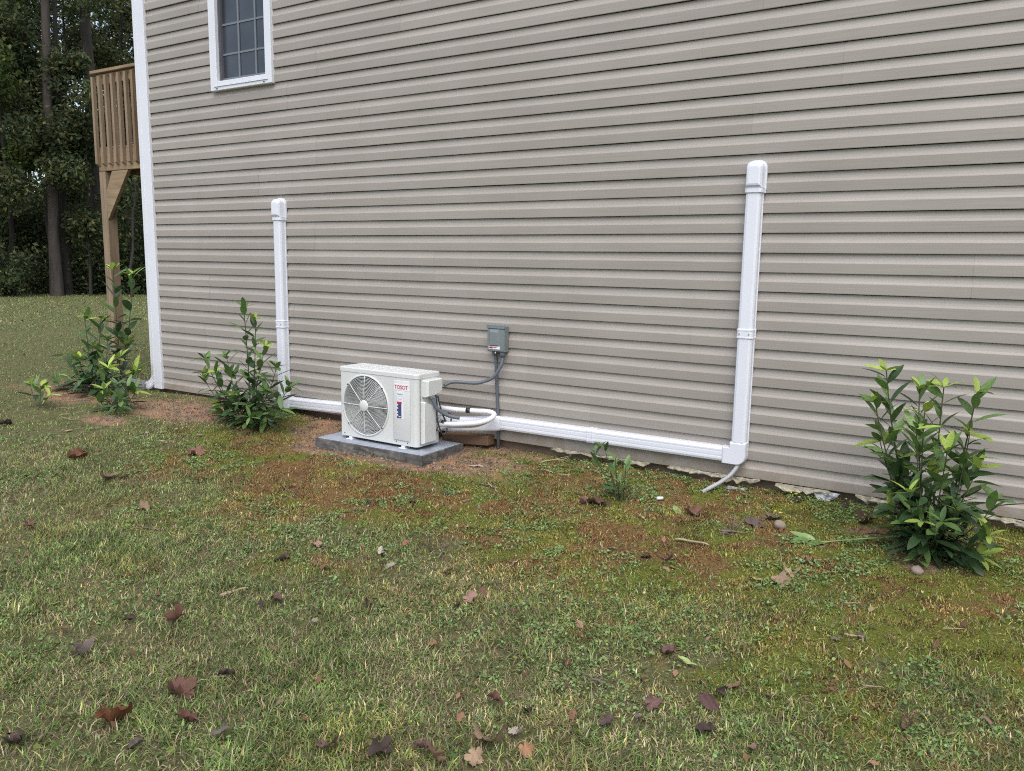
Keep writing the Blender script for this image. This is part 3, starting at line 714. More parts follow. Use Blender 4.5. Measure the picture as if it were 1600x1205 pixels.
# ------------------------------------------------------------------ deck behind the corner
deck = thing('deck', 'raised wooden deck with railing on a tall post behind the house corner', 'deck', (-0.98, 2.4, -0.1))
DX0, DX1, DY0, DY1 = -1.86, -0.14, 0.60, 4.4
def dbox(name, a, mat, parent=deck, bev=0.004):
    return MB().box(*a, bev).build(name, M[mat], parent)
post = dbox('post', (DX0, DX0 + 0.115, DY0 - 0.002, DY0 + 0.115, -0.25, 2.236), 'deck_z')
dbox('post', (DX0, DX0 + 0.115, DY1 - 0.115, DY1, -0.25, 2.236), 'deck_z')
dbox('rim_joist', (DX0, DX1, DY0, DY0 + 0.04, 2.24, 2.475), 'deck_x')
dbox('rim_joist', (DX0, DX1, DY1 - 0.04, DY1, 2.24, 2.475), 'deck_x')
dbox('rim_joist', (DX0, DX0 + 0.04, DY0 + 0.0405, DY1 - 0.0405, 2.24, 2.475), 'deck_y')
for y in np.arange(DY0 + 0.4, DY1 - 0.1, 0.4):
    dbox('joist', (DX0 + 0.0405, DX1, y, y + 0.038, 2.25, 2.47), 'deck_x')
y = DY0 + 0.002
while y < DY1 - 0.14:
    dbox('deck_board', (DX0 - 0.02, DX1, y, y + 0.138, 2.4755, 2.50), 'deck_x'); y += 0.145
nb = 0
for x in np.arange(DX0 + 0.005, DX1 - 0.03, 0.121):
    tilt = random.uniform(-0.003, 0.003)
    bm_ = MB()
    w = 0.037
    bm_.loft([[(x, DY0 - 0.040, 2.318), (x + w, DY0 - 0.040, 2.318), (x + w, DY0 - 0.003, 2.292), (x, DY0 - 0.003, 2.292)],
              [(x + tilt, DY0 - 0.040, 3.255), (x + w + tilt, DY0 - 0.040, 3.255), (x + w + tilt, DY0 - 0.003, 3.255), (x + tilt, DY0 - 0.003, 3.255)]])
    bm_.build('baluster', M['deck_z' if random.random() < 0.6 else 'deck_grey'], deck)
for y in np.arange(DY0 + 0.16, DY1, 0.121):
    MB().box(DX0 - 0.040, DX0 - 0.003, y, y + 0.037, 2.29, 3.255, 0.003).build('baluster', M['deck_z'], deck)
dbox('top_rail', (DX0 - 0.005, DX1, DY0 - 0.042, DY0 + 0.07, 3.285, 3.318), 'deck_x')
dbox('top_rail', (DX0 - 0.03, DX0 + 0.09, DY0 + 0.0905, DY1, 3.285, 3.322), 'deck_y')
dbox('rail_board', (DX0 + 0.04, DX1, DY0, DY0 + 0.036, 3.17, 3.284), 'deck_x')
dbox('rail_board', (DX0, DX0 + 0.036, DY0 + 0.04, DY1, 3.17, 3.284), 'deck_y')
br = MB()
a0, b0 = Vector((DX0 + 0.118, 0, 1.68)), Vector((DX0 + 0.62, 0, 2.236))
br.loft([[(DX0 + 0.117, yy, 1.70), (DX0 + 0.54, yy, 2.236), (DX0 + 0.24, yy, 2.236), (DX0 + 0.117, yy, 2.02)] for yy in (DY0 + 0.002, DY0 + 0.040)])
br.build('brace', M['deck_x'], deck)
# ------------------------------------------------------------------ white line-set covers
def duct_ring_v(x, z, w, d, y0=0.002):
    """section of a vertical duct: shallow D with rounded shoulders"""
    h = w / 2
    return [(x - h - 0.004, y0, z), (x - h - 0.004, y0 - 0.010, z), (x - h, y0 - 0.012, z), (x - h, y0 - d + 0.018, z), (x - h + 0.006, y0 - d + 0.005, z), (x - h + 0.018, y0 - d, z),
            (x + h - 0.018, y0 - d, z), (x + h - 0.006, y0 - d + 0.005, z), (x + h, y0 - d + 0.018, z), (x + h, y0 - 0.012, z), (x + h + 0.004, y0 - 0.010, z), (x + h + 0.004, y0, z)]
def duct_ring_h(x, z, w, d, y0=0.002):
    h = w / 2
    return [(x, y0, z - h), (x, y0 - d + 0.018, z - h), (x, y0 - d + 0.005, z - h + 0.006), (x, y0 - d, z - h + 0.018), (x, y0 - d, z - h + 0.030), (x, y0 - d + 0.0007, z - h + 0.033), (x, y0 - d + 0.0007, z - h + 0.038), (x, y0 - d, z - h + 0.041),
            (x, y0 - d, z + h - 0.034), (x, y0 - d + 0.0007, z + h - 0.031), (x, y0 - d + 0.0007, z + h - 0.027), (x, y0 - d, z + h - 0.024), (x, y0 - d, z + h - 0.016), (x, y0 - d + 0.006, z + h - 0.005), (x, y0 - d + 0.020, z + h), (x, y0, z + h)]
def vduct(parent, x, z0, z1, w, d):
    return MB().loft([duct_ring_v(x, z, w, d) for z in (z0, z1)]).build('vertical_duct', M['white_duct'], parent)
def hduct(parent, p0, p1, w, d):
    return MB().loft([duct_ring_h(x, z, w, d) for x, z in (p0, p1)]).build('horizontal_duct', M['white_duct'], parent)
def vcoupling(parent, x, z0, z1, w, d):
    o = MB().loft([duct_ring_v(x, z, w + e, d + e / 2) for z, e in ((z0, 0.006), (z0 + 0.003, 0.010), (z0 + 0.010, 0.010), (z0 + 0.012, 0.007), (z1 - 0.012, 0.007), (z1 - 0.010, 0.010), (z1 - 0.003, 0.010), (z1, 0.006))]).build('coupling', M['white_duct'], parent)
    for sx in (-1, 1):
        MB().tube([(x + sx * (w / 2 - 0.016), -d - 0.002, (z0 + z1) / 2), (x + sx * (w / 2 - 0.016), -d - 0.007, (z0 + z1) / 2)], 0.004, 8).build('screw', M['connector'], o)
def hcoupling(parent, x0, x1, z, w, d):
    MB().loft([duct_ring_h(x, z, w + e, d + e / 2) for x, e in ((x0, 0.005), (x0 + 0.003, 0.009), (x0 + 0.009, 0.009), (x0 + 0.011, 0.006), (x1 - 0.011, 0.006), (x1 - 0.009, 0.009), (x1 - 0.003, 0.009), (x1, 0.005))]).build('coupling', M['white_duct'], parent)
def wall_cap(parent, x, z0, z1, w, d):
    """flanged cap: lower sleeve, backing flange with rounded top, domed hood"""
    g = MB()
    g.loft([duct_ring_v(x, z, w + e, d + e / 2) for z, e in ((z0, 0.006), (z0 + 0.003, 0.011), (z0 + 0.025, 0.011), (z0 + 0.03, 0.014))])
    cap = g.build('wall_cap', M['white_duct'], parent)
    def arch(y, ww, zt, zb, r, n=6):
        p = [(x - ww, y, zb)]
        for i in range(n + 1):
            a = math.pi - math.pi / 2 * i / n
            p.append((x - ww + r + r * math.cos(a), y, zt - r + r * math.sin(a)))
        for i in range(n + 1):
            a = math.pi / 2 - math.pi / 2 * i / n
            p.append((x + ww - r + r * math.cos(a), y, zt - r + r * math.sin(a)))
        p.append((x + ww, y, zb))
        return p
    W_ = w / 2
    MB().loft([arch(0.003, W_ + 0.012, z1, z0 + 0.02, 0.045), arch(-0.012, W_ + 0.012, z1, z0 + 0.02, 0.045)]).build('flange', M['white_duct'], cap)
    MB().loft([arch(-0.0125, W_ + 0.003, z1 - 0.010, z0 + 0.03, 0.038), arch(-d + 0.004, W_, z1 - 0.014, z0 + 0.03, 0.030), arch(-d - 0.012, W_ - 0.008, z1 - 0.030, z0 + 0.042, 0.022), arch(-d - 0.015, W_ - 0.018, z1 - 0.042, z0 + 0.052, 0.016)], smooth=False).build('hood', M['white_duct'], cap)
def elbow(parent, xv, zh, side, wv, wh, d):
    """flat 90 degree elbow joining a vertical duct at xv with a horizontal duct at zh; side = direction of the horizontal leg"""
    hw = wv / 2 + 0.005; hh = wh / 2 + 0.005; dd = d + 0.003
    out = []
    pts = [(xv + side * (hw + 0.045), zh + hh), (xv + side * hw, zh + hh), (xv + side * hw, zh + hh + 0.035), (xv - side * hw, zh + hh + 0.035)]
    r = 0.055; cx, cz = xv - side * (hw - r), zh - hh + r
    for i in range(7):
        a = math.pi / 2 * i / 6
        pts.append((cx - side * r * math.cos(a), cz - r * math.sin(a)))
    pts.append((xv + side * (hw + 0.045), zh - hh))
    cxm = xv + side * 0.01; czm = zh + 0.01
    def lay(y, k):
        return [(cxm + (px - cxm) * k, y, czm + (pz - czm) * k) for px, pz in pts]
    MB().loft([lay(0.002, 1.0), lay(-dd + 0.014, 1.0), lay(-dd + 0.004, 0.965), lay(-dd, 0.90)]).build('elbow', M['white_duct'], parent)

ra = thing('line_set_cover', 'long white L shaped duct cover running up the siding right of the disconnect box', 'duct cover', (5.725, 0, 0.135), group='white duct covers on the siding')
vduct(ra, 5.725, 0.225, 0.868, 0.090, 0.066); vduct(ra, 5.725, 0.914, 1.735, 0.090, 0.066)
vcoupling(ra, 5.725, 0.862, 0.920, 0.090, 0.066)
wall_cap(ra, 5.727, 1.715, 1.905, 0.094, 0.068)
elbow(ra, 5.725, 0.137, -1, 0.090, 0.096, 0.066)
hduct(ra, (4.735, 0.137), (5.640, 0.139), 0.094, 0.064); hduct(ra, (3.99, 0.135), (4.715, 0.137), 0.094, 0.064)
hcoupling(ra, 4.70, 4.75, 0.137, 0.094, 0.064)
lb = thing('line_set_cover', 'shorter white duct cover on the siding behind the left leafy bush', 'duct cover', (1.735, 0, 0.05), group='white duct covers on the siding')
vduct(lb, 1.735, 0.12, 0.712, 0.090, 0.066); vduct(lb, 1.735, 0.762, 1.635, 0.090, 0.066)
vcoupling(lb, 1.735, 0.704, 0.770, 0.090, 0.066)
wall_cap(lb, 1.737, 1.612, 1.800, 0.094, 0.068)
elbow(lb, 1.735, 0.054, 1, 0.090, 0.096, 0.066)
hduct(lb, (1.82, 0.055), (2.62, 0.078), 0.094, 0.064); hduct(lb, (2.64, 0.079), (3.45, 0.105), 0.094, 0.064)
hcoupling(lb, 2.605, 2.655, 0.079, 0.094, 0.064)
# flexible end of the right cover, bending out from the wall towards the unit
fl = MB(); rings = []
dpts = smooth_path([(4.005, -0.031, 0.135), (3.960, -0.055, 0.134), (3.90, -0.10, 0.131), (3.80, -0.15, 0.126), (3.69, -0.195, 0.121), (3.56, -0.215, 0.118)], 5)
for i, p in enumerate(dpts):
    tdir = (dpts[min(i + 1, len(dpts) - 1)] - dpts[max(i - 1, 0)]).normalized()
    side = Vector((-tdir.y, tdir.x, 0)).normalized()
    hgt = 0.108 if 2 < i else 0.098
    rings.append(ring_rect(p, side, (0, 0, 1), 0.046, hgt * (1.0 + 0.02 * math.sin(i * 1.3))))
fl.loft(rings, smooth=True).build('flexible_duct', M['white_duct'], ra)
# ------------------------------------------------------------------ equipment pad and outdoor unit
pad = thing('equipment_pad', 'dark grey equipment pad with bluish top lying on bare soil under the outdoor unit', 'equipment pad', (3.222, -0.38, -0.15))
def rough_slab(x0, x1, y0, y1, z0, z1):
    bm = bmesh.new()
    bmesh.ops.create_cube(bm, size=1.0)
    for v_ in bm.verts:
        v_.co = Vector(((x0 + x1) / 2 + v_.co.x * (x1 - x0), (y0 + y1) / 2 + v_.co.y * (y1 - y0), (z0 + z1) / 2 + v_.co.z * (z1 - z0)))
    bmesh.ops.subdivide_edges(bm, edges=bm.edges[:], cuts=14, use_grid_fill=True)
    for v_ in bm.verts:
        k = (fbm(v_.co.x * 1.0 + v_.co.z * 3, v_.co.y + v_.co.z * 2, 14, 5, 3) - 0.5) * 0.012
        if abs(v_.co.z - z1) > 1e-4:
            c_ = Vector(((x0 + x1) / 2, (y0 + y1) / 2, v_.co.z)); d = (v_.co - c_).normalized(); v_.co += d * k
        else:
            v_.co.z += k * 0.25
    me = bpy.data.meshes.new('slab'); bm.to_mesh(me); bm.free()
    return me
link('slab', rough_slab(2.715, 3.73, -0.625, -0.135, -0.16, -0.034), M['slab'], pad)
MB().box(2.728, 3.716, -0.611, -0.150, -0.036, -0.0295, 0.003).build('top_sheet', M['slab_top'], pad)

ac = thing('outdoor_unit', 'off white outdoor air conditioning unit with round fan grille on the dark pad', 'air conditioner', (2.876, -0.516, -0.007), -0.0192)
def acp(mb, name, mat, parent=None, fix=True):
    return mb.build(name, M[mat], parent or ac, local=True, fix=fix)
AW, AD, AH = 0.737, 0.241, 0.52
FX, FZ, FR = 0.252, 0.249, 0.214
def arc(cx, cy, r, a0, a1, n=6):
    return [(cx + r * math.cos(a0 + (a1 - a0) * i / n), cy + r * math.sin(a0 + (a1 - a0) * i / n)) for i in range(n + 1)]
shell = arc(0.012, 0.012, 0.012, -math.pi / 2, -math.pi, 4) + [(0, AD), (AW, AD)] + arc(AW - 0.032, 0.032, 0.032, 0, -math.pi / 2, 7)
zs = (0.0, 0.012, 0.49)
g = MB().loft([[(x, y, z) for x, y in shell] for z in zs], close=False, caps=False)
# front sheet with round opening
NSEG = 72
x0f, x1f, z0f, z1f = 0.012, AW - 0.032, 0.0, 0.49
circ = []; rect = []
for i in range(NSEG):
    a = 2 * math.pi * i / NSEG
    cx, cz = math.cos(a), math.sin(a)
    circ.append((FX + FR * cx, 0.0, FZ + FR * cz))
    tx = ((x1f if cx > 0 else x0f) - FX) / cx if abs(cx) > 1e-9 else 1e9
    tz = ((z1f if cz > 0 else z0f) - FZ) / cz if abs(cz) > 1e-9 else 1e9
    tt = min(tx, tz)
    rect.append((FX + cx * tt, 0.0, FZ + cz * tt))
g.loft([circ, rect], caps=False)
for cxn, czn in ((x1f, z1f), (x0f, z1f), (x0f, z0f), (x1f, z0f)):
    a = math.atan2(czn - FZ, cxn - FX) % (2 * math.pi)
    i = int(a / (2 * math.pi) * NSEG)
    p, q = rect[i], rect[(i + 1) % NSEG]
    g.add([p, (cxn, 0.0, czn), q], [(0, 1, 2)])
casing = acp(g, 'casing', 'ac')
lid = arc(0.010, 0.010, 0.014, -math.pi / 2, -math.pi, 4) + [(-0.004, AD + 0.004), (AW + 0.004, AD + 0.004)] + arc(AW - 0.032, 0.032, 0.036, 0, -math.pi / 2, 7)
def inset(o, k): return [(AW / 2 + (x - AW / 2) * (1 - k / AW * 2), AD / 2 + (y - AD / 2) * (1 - k / AD * 2)) for x, y in o]
g = MB().loft([[(x, y, z) for x, y in inset(lid, k)] for z, k in ((0.4865, 0.0), (0.5115, 0.0), (0.5185, 0.003), (0.521, 0.010))])
top = acp(g, 'top_panel', 'ac_top')
for yy in (0.055, 0.118, 0.180):
    acp(MB().box(0.03, AW - 0.05, yy - 0.014, yy + 0.014, 0.5205, 0.5245, 0.002), 'ridge', 'ac_top', top)
acp(MB().box(0.01, AW - 0.015, 0.012, AD - 0.012, -0.006, 0.006), 'base_pan', 'ac_dark')
# fan cavity
g = MB().loft([[(FX + r * math.cos(2 * math.pi * i / 48), y, FZ + r * math.sin(2 * math.pi * i / 48)) for i in range(48)] for r, y in ((FR, 0.0), (FR - 0.008, 0.02), (FR - 0.008, 0.13))], caps=False, smooth=True)
acp(g, 'fan_shroud', 'ac_fan')
acp(MB().box(0.02, 0.50, 0.135, 0.150, 0.02, 0.48), 'coil', 'coil')
fan = MB()
def blade(a0):
    vv = []; nn_ = 10
    for i in range(nn_ + 1):
        s = i / nn_
        r = 0.045 + (FR - 0.018 - 0.045) * s
        for j in range(6):
            u_ = j / 5
            a = a0 + math.radians(-10 - 16 * s + u_ * (78 + 18 * s))
            vv.append((FX + r * math.cos(a), 0.042 + 0.05 * u_ + 0.01 * s, FZ + r * math.sin(a)))
    ff = [(i * 6 + j, i * 6 + j + 1, (i + 1) * 6 + j + 1, (i + 1) * 6 + j) for i in range(nn_) for j in range(5)]
    return vv, ff
fan.tube([(FX, 0.03, FZ), (FX, 0.10, FZ)], 0.048, 24)
fan_o = acp(fan, 'fan_hub', 'ac_fan')
for k in range(3):
    b_ = MB(); b_.add(*blade(math.radians(20 + 120 * k)), True)
    acp(b_, 'fan_blade', 'ac_fan', fan_o, fix=False)
# raised ring and wire grille
def torus(mb, r, y, tr, n=56, m_=4, sq=1.0):
    rings = []
    for i in range(n + 1):
        a = 2 * math.pi * i / n
        rings.append([(FX + (r + tr * math.cos(2 * math.pi * j / m_)) * math.cos(a), y + tr * sq * math.sin(2 * math.pi * j / m_), FZ + (r + tr * math.cos(2 * math.pi * j / m_)) * math.sin(a)) for j in range(m_)])
    mb.loft(rings, caps=False, smooth=True)
g = MB(); torus(g, 0.2215, -0.001, 0.0075, 72, 8, 0.9)
acp(g, 'fan_ring', 'ac_top')
def dome(r): return -0.006 - 0.010 * (1 - (r / 0.214) ** 2)
g = MB()
r = 0.050
while r < 0.212:
    torus(g, r, dome(r), 0.0021, 56, 4); r += 0.0098
acp(g, 'grille', 'grille')['kind'] = 'stuff'
for k in range(8):
    a = math.pi / 4 * k
    pts = [(FX + rr_ * math.cos(a), dome(rr_) - 0.003, FZ + rr_ * math.sin(a)) for rr_ in (0.03, 0.08, 0.14, 0.19, 0.216)]
    acp(MB().tube(pts, 0.0028, 6), 'spoke', 'ac_top')
g = MB().loft([[(FX + rr_ * math.cos(2 * math.pi * i / 32), y, FZ + rr_ * math.sin(2 * math.pi * i / 32)) for i in range(32)] for rr_, y in ((0.042, dome(0.04)), (0.042, dome(0.04) - 0.006), (0.036, dome(0) - 0.009), (0.0, dome(0) - 0.011))], caps=False, smooth=True)
acp(g, 'grille_hub', 'ac_top')
for a in (40, 140, 222, 318):
    a = math.radians(a)
    acp(MB().tube([(FX + 0.222 * math.cos(a), -0.007, FZ + 0.222 * math.sin(a)), (FX + 0.222 * math.cos(a), -0.012, FZ + 0.222 * math.sin(a))], 0.005, 8), 'screw', 'ac_dark')
# raised service strip with maker's print and energy label
strip = acp(MB().box(0.523, 0.674, -0.007, 0.0005, 0.034, 0.468, 0.006, seg=2), 'raised_strip', 'ac')
acp(MB().box(0.530, 0.667, -0.0082, -0.0065, 0.396, 0.441), 'name_plate', 'sticker', strip)
def text_mesh(name, body, x, z, y, height, width, mat, parent):
    cu = bpy.data.curves.new(name, 'FONT'); cu.body = body; cu.extrude = 0.0004; cu.offset = 0.010
    cu.align_x = 'CENTER'; cu.align_y = 'CENTER'
    o = bpy.data.objects.new(name, cu); col.objects.link(o)
    bpy.context.view_layer.update()
    me = bpy.data.meshes.new_from_object(o)
    bpy.data.objects.remove(o)
    xs = [v_.co.x for v_ in me.vertices]; ys = [v_.co.y for v_ in me.vertices]
    sx = width / (max(xs) - min(xs)); sy = height / (max(ys) - min(ys))
    mx_, my_ = (max(xs) + min(xs)) / 2, (max(ys) + min(ys)) / 2
    for v_ in me.vertices:
        v_.co = Vector((x + (v_.co.x - mx_) * sx, y - v_.co.z, z + (v_.co.y - my_) * sy))
    return link(name, me, M[mat], parent, local=True)
text_mesh('logo', 'TOSOT', 0.5985, 0.4185, -0.0092, 0.028, 0.122, 'red_print', strip)
acp(MB().box(0.560, 0.620, -0.0078, -0.0066, 0.352, 0.388), 'sticker', 'sticker', strip)
g = MB()
for i, hgt in enumerate((0.012, 0.007, 0.008, 0.007, 0.011, 0.006, 0.008)):
    g.box(0.565 + i * 0.0072, 0.569 + i * 0.0072, -0.0086, -0.0079, 0.363, 0.363 + hgt)
acp(g, 'sticker_print', 'blue_print', strip)
acp(MB().box(0.562, 0.614, -0.0078, -0.0066, 0.322, 0.345), 'sticker', 'sticker', strip)
g = MB()
for i in range(4): g.box(0.567 + i * 0.011, 0.574 + i * 0.011, -0.0084, -0.0079, 0.329, 0.338)
acp(g, 'sticker_print', 'grille', strip)
lab = acp(MB().box(0.556, 0.617, -0.0078, -0.0066, 0.192, 0.316), 'energy_label', 'sticker', strip)
acp(MB().box(0.559, 0.603, -0.0084, -0.0079, 0.299, 0.314), 'label_band', 'red_print', lab)
acp(MB().box(0.559, 0.600, -0.0084, -0.0079, 0.195, 0.2985), 'label_block', 'navy_print', lab)
g = MB()
for zz in (0.285, 0.262, 0.232, 0.212): g.box(0.559, 0.570, -0.0090, -0.0085, zz, zz + 0.010)
g.box(0.575, 0.592, -0.0090, -0.0085, 0.204, 0.210)
acp(g, 'label_print', 'sticker', lab)
# right side: handle housing, valve cover, valves
def prism_side(pts, x0_, x1_, k=0.93, chamf=0.008):
    """outline in (y,z) pushed out along +x, with a chamfered outer face"""
    cy = sum(p[0] for p in pts) / len(pts); cz = sum(p[1] for p in pts) / len(pts)
    mb = MB()
    mb.loft([[(x0_, y, z) for y, z in pts], [(x1_ - chamf, y, z) for y, z in pts], [(x1_, cy + (y - cy) * k, cz + (z - cz) * k) for y, z in pts]])
    return mb
hand = acp(prism_side([(0.052, 0.357), (0.130, 0.357), (0.222, 0.384), (0.226, 0.400), (0.226, 0.468), (0.220, 0.476), (0.062, 0.476), (0.052, 0.468)], AW - 0.002, AW + 0.052, 0.88, 0.014), 'handle_housing', 'ac_top')
acp(prism_side([(0.040, 0.022), (0.166, 0.022), (0.172, 0.030), (0.172, 0.268), (0.164, 0.276), (0.060, 0.322), (0.046, 0.322), (0.040, 0.316)], AW - 0.002, AW + 0.034, 0.95, 0.010), 'valve_cover', 'ac_top')
acp(MB().box(AW - 0.001, AW + 0.004, 0.178, 0.236, 0.03, 0.34), 'valve_plate', 'ac')
acp(MB().box(AW + 0.0042, AW + 0.006, 0.186, 0.206, 0.055, 0.095), 'warning_sticker', 'navy_print')
acp(MB().box(AW + 0.0042, AW + 0.006, 0.186, 0.210, 0.100, 0.165), 'info_sticker', 'sticker')
acp(MB().box(AW - 0.0005, AW + 0.0015, 0.030, 0.034, 0.01, 0.48), 'panel_seam', 'ac_dark')
for zz in (0.10, 0.165):
    vq = acp(MB().tube([(AW, 0.216, zz), (AW + 0.035, 0.216, zz)], 0.012, 10).tube([(AW + 0.028, 0.216, zz - 0.016), (AW + 0.028, 0.216, zz + 0.018)], 0.008, 8), 'valve', 'brass')
for xx in (0.095, 0.605):
    acp(MB().box(xx - 0.03, xx + 0.03, -0.018, 0.05, -0.023, -0.017, 0.002).box(xx - 0.016, xx + 0.016, 0.0, 0.05, -0.0168, 0.006, 0.002), 'foot', 'white_trim')
    acp(MB().box(xx - 0.03, xx + 0.03, AD - 0.05, AD + 0.02, -0.023, -0.0065, 0.002), 'foot', 'white_trim')
for xx, zz in ((0.545, 0.022), (0.65, 0.02), (0.04, 0.02)):
    acp(MB().tube([(xx, 0.0, zz), (xx, -0.003, zz)], 0.004, 8), 'screw', 'ac_dark')

# timber block behind the pad
tb = thing('timber_block', 'weathered wooden block between the pad and the white duct', 'timber block', (3.72, -0.07, -0.06))
mt_ = Matrix.Translation((3.715, -0.055, -0.012)) @ Euler((0, math.radians(-4.0), math.radians(1.5))).to_matrix().to_4x4()
MB().box(-0.205, 0.205, -0.045, 0.045, -0.036, 0.036, 0.004, m=mt_).build('block', M['timber'], tb)

# ------------------------------------------------------------------ electrics and lines
dbx = thing('disconnect_box', 'small grey electrical disconnect box on the siding above the outdoor unit', 'disconnect box', (3.95, 0, 0.65))
MB().box(3.885, 4.028, -0.060, 0.0, 0.656, 0.842, 0.004).build('box', M['grey_box'], dbx)
lidm = MB().box(3.881, 4.032, -0.073, -0.055, 0.822, 0.853, 0.004).box(3.887, 4.026, -0.069, -0.0605, 0.660, 0.8215, 0.004)
lid_o = lidm.build('lid', M['grey_box'], dbx)
g = MB().loft([[(3.906, -0.0688, 0.700), (3.990, -0.0688, 0.700), (3.990, -0.0688, 0.818), (3.906, -0.0688, 0.818)], [(3.914, -0.080, 0.706), (3.980, -0.080, 0.706), (3.976, -0.080, 0.798), (3.918, -0.080, 0.798)]])
g.build('raised_panel', M['grey_box'], lid_o)
MB().box(3.902, 3.996, -0.0705, -0.0692, 0.676, 0.697).build('sticker', M['sticker'], lid_o)
MB().box(3.906, 3.936, -0.0712, -0.0706, 0.680, 0.693).box(3.942, 3.968, -0.0712, -0.0706, 0.684, 0.690).build('sticker_print', M['red_print'], lid_o)
MB().tube([(3.955, -0.062, 0.656), (3.955, -0.062, 0.642)], 0.006, 8).build('hasp', M['connector'], dbx)
MB().tube([(3.925, -0.028, 0.658), (3.925, -0.028, 0.628)], 0.017, 12).tube([(4.0, -0.038, 0.658), (4.0, -0.038, 0.620)], 0.020, 12).build('hub', M['conduit'], dbx)

cp = thing('conduit_pipe', 'straight grey conduit running down the siding from the disconnect box', 'conduit', (3.95, -0.015, -0.1))
MB().tube([(3.926, -0.026, 0.64), (3.928, -0.014, 0.60), (3.953, -0.013, 0.16), (3.960, -0.013, -0.13)], 0.0115, 12).build('pipe', M['conduit'], cp)
wp = thing('flexible_conduit', 'curved dark grey flexible conduit from the disconnect box to the outdoor unit', 'conduit', (3.9, -0.1, 0.5))
MB().tube(smooth_path([(4.0, -0.038, 0.63), (4.004, -0.045, 0.60), (4.0, -0.06, 0.555), (3.960, -0.08, 0.482), (3.906, -0.10, 0.447), (3.845, -0.125, 0.428), (3.775, -0.15, 0.426), (3.715, -0.18, 0.430), (3.665, -0.21, 0.425), (3.640, -0.25, 0.405)], 6), 0.0125, 12).build('tube', M['conduit'], wp)
ln = thing('refrigerant_line', 'white insulated pipe loop taped black beside the outdoor unit', 'pipe', (3.8, -0.25, 0.13))
MB().tube(smooth_path([(3.50, -0.245, 0.240), (3.60, -0.240, 0.236), (3.675, -0.222, 0.232), (3.745, -0.200, 0.229), (3.863, -0.165, 0.230), (3.955, -0.132, 0.228), (3.998, -0.135, 0.212), (3.985, -0.180, 0.184), (3.919, -0.240, 0.160), (3.787, -0.290, 0.144), (3.715, -0.318, 0.142), (3.66, -0.318, 0.132), (3.628, -0.300, 0.112)], 8), 0.0185, 12).build('pipe', M['line'], ln)
MB().tube(smooth_path([(3.655, -0.315, 0.098), (3.70, -0.310, 0.122), (3.80, -0.262, 0.128), (3.90, -0.225, 0.140), (3.96, -0.18, 0.165)], 8), 0.0155, 12).build('pipe', M['line_grey'], ln)
MB().tube([(3.790, -0.185, 0.2295), (3.822, -0.177, 0.2305)], 0.0205, 12).build('tape', M['cable'], ln)
MB().tube([(3.672, -0.313, 0.145), (3.702, -0.319, 0.1425)], 0.0215, 12).build('tape', M['cable'], ln)
ew = thing('power_whip', 'thick grey cable drooping from the handle housing of the outdoor unit', 'cable', (3.65, -0.38, 0.2))
MB().tube(smooth_path([(3.640, -0.40, 0.355), (3.655, -0.40, 0.315), (3.675, -0.385, 0.262), (3.715, -0.345, 0.218), (3.765, -0.305, 0.196), (3.80, -0.28, 0.19)], 8), 0.0135, 12).build('tube', M['conduit'], ew)
MB().tube([(3.637, -0.40, 0.362), (3.648, -0.40, 0.330)], 0.019, 12).build('connector', M['connector'], ew)
for pts, lab_ in (([(3.655, -0.37, 0.355), (3.668, -0.375, 0.29), (3.672, -0.38, 0.203), (3.690, -0.375, 0.122), (3.715, -0.36, 0.070), (3.722, -0.33, 0.10), (3.70, -0.305, 0.115)], 'long black cable hanging lowest beside the valve cover'),
                  ([(3.648, -0.34, 0.345), (3.672, -0.335, 0.25), (3.700, -0.325, 0.175), (3.722, -0.315, 0.135), (3.738, -0.305, 0.155), (3.728, -0.29, 0.205), (3.70, -0.285, 0.215)], 'short black cable looping up beside the insulated pipe')):
    tag(MB().tube(smooth_path(pts, 8), 0.0052, 8).build('control_cable', M['cable']), lab_, 'cable', 'black control cables at the unit')
dh = MB().tube(smooth_path([(5.730, -0.035, 0.10), (5.722, -0.055, 0.065), (5.695, -0.095, 0.020), (5.650, -0.14, -0.020), (5.605, -0.19, -0.050), (5.57, -0.22, -0.075)], 8), [0.0125] * 41, 12, caps=True)
tag(dh.build('drain_hose', M['hose']), 'grey drain hose curling out under the elbow of the tall duct cover', 'hose')

# torn insulation and foil hanging under the siding
def torn_strip(name, x0_, x1_, ztop, h, lab_, mat='foam', seed=0, y=-0.006, grp='torn insulation under the siding'):
    rr_ = random.Random(seed); n = max(6, int((x1_ - x0_) / 0.025))
    rows = 5; vv = []; ff = []
    for i in range(n + 1):
        s = i / n; x = x0_ + (x1_ - x0_) * s
        hh = 0.55 * h * (0.25 + 0.75 * math.sin(math.pi * min(1, max(0, s))) ** 0.4) * rr_.uniform(0.45, 1.25)
        for j in range(rows):
            t_ = j / (rows - 1)
            vv.append((x + rr_.uniform(-0.008, 0.008), y - 0.012 - 0.035 * t_ ** 1.5 * rr_.uniform(0.3, 1.4) + rr_.uniform(-0.006, 0.006), ztop - hh * t_))
    for i in range(n):
        for j in range(rows - 1):
            ff.append((i * rows + j, i * rows + j + 1, (i + 1) * rows + j + 1, (i + 1) * rows + j))
    o = MB().add(vv, ff).build(name, M[mat])
    so = o.modifiers.new('thick', 'SOLIDIFY'); so.thickness = 0.006
    tag(o, lab_, 'insulation', grp)
torn_strip('insulation_scrap', 4.42, 5.02, 0.006, 0.022, 'thin pale strip of torn insulation under the siding behind the small sapling', seed=1)
torn_strip('insulation_scrap', 4.98, 5.14, 0.004, 0.040, 'short frayed insulation flap hanging just right of the small sapling', seed=2)
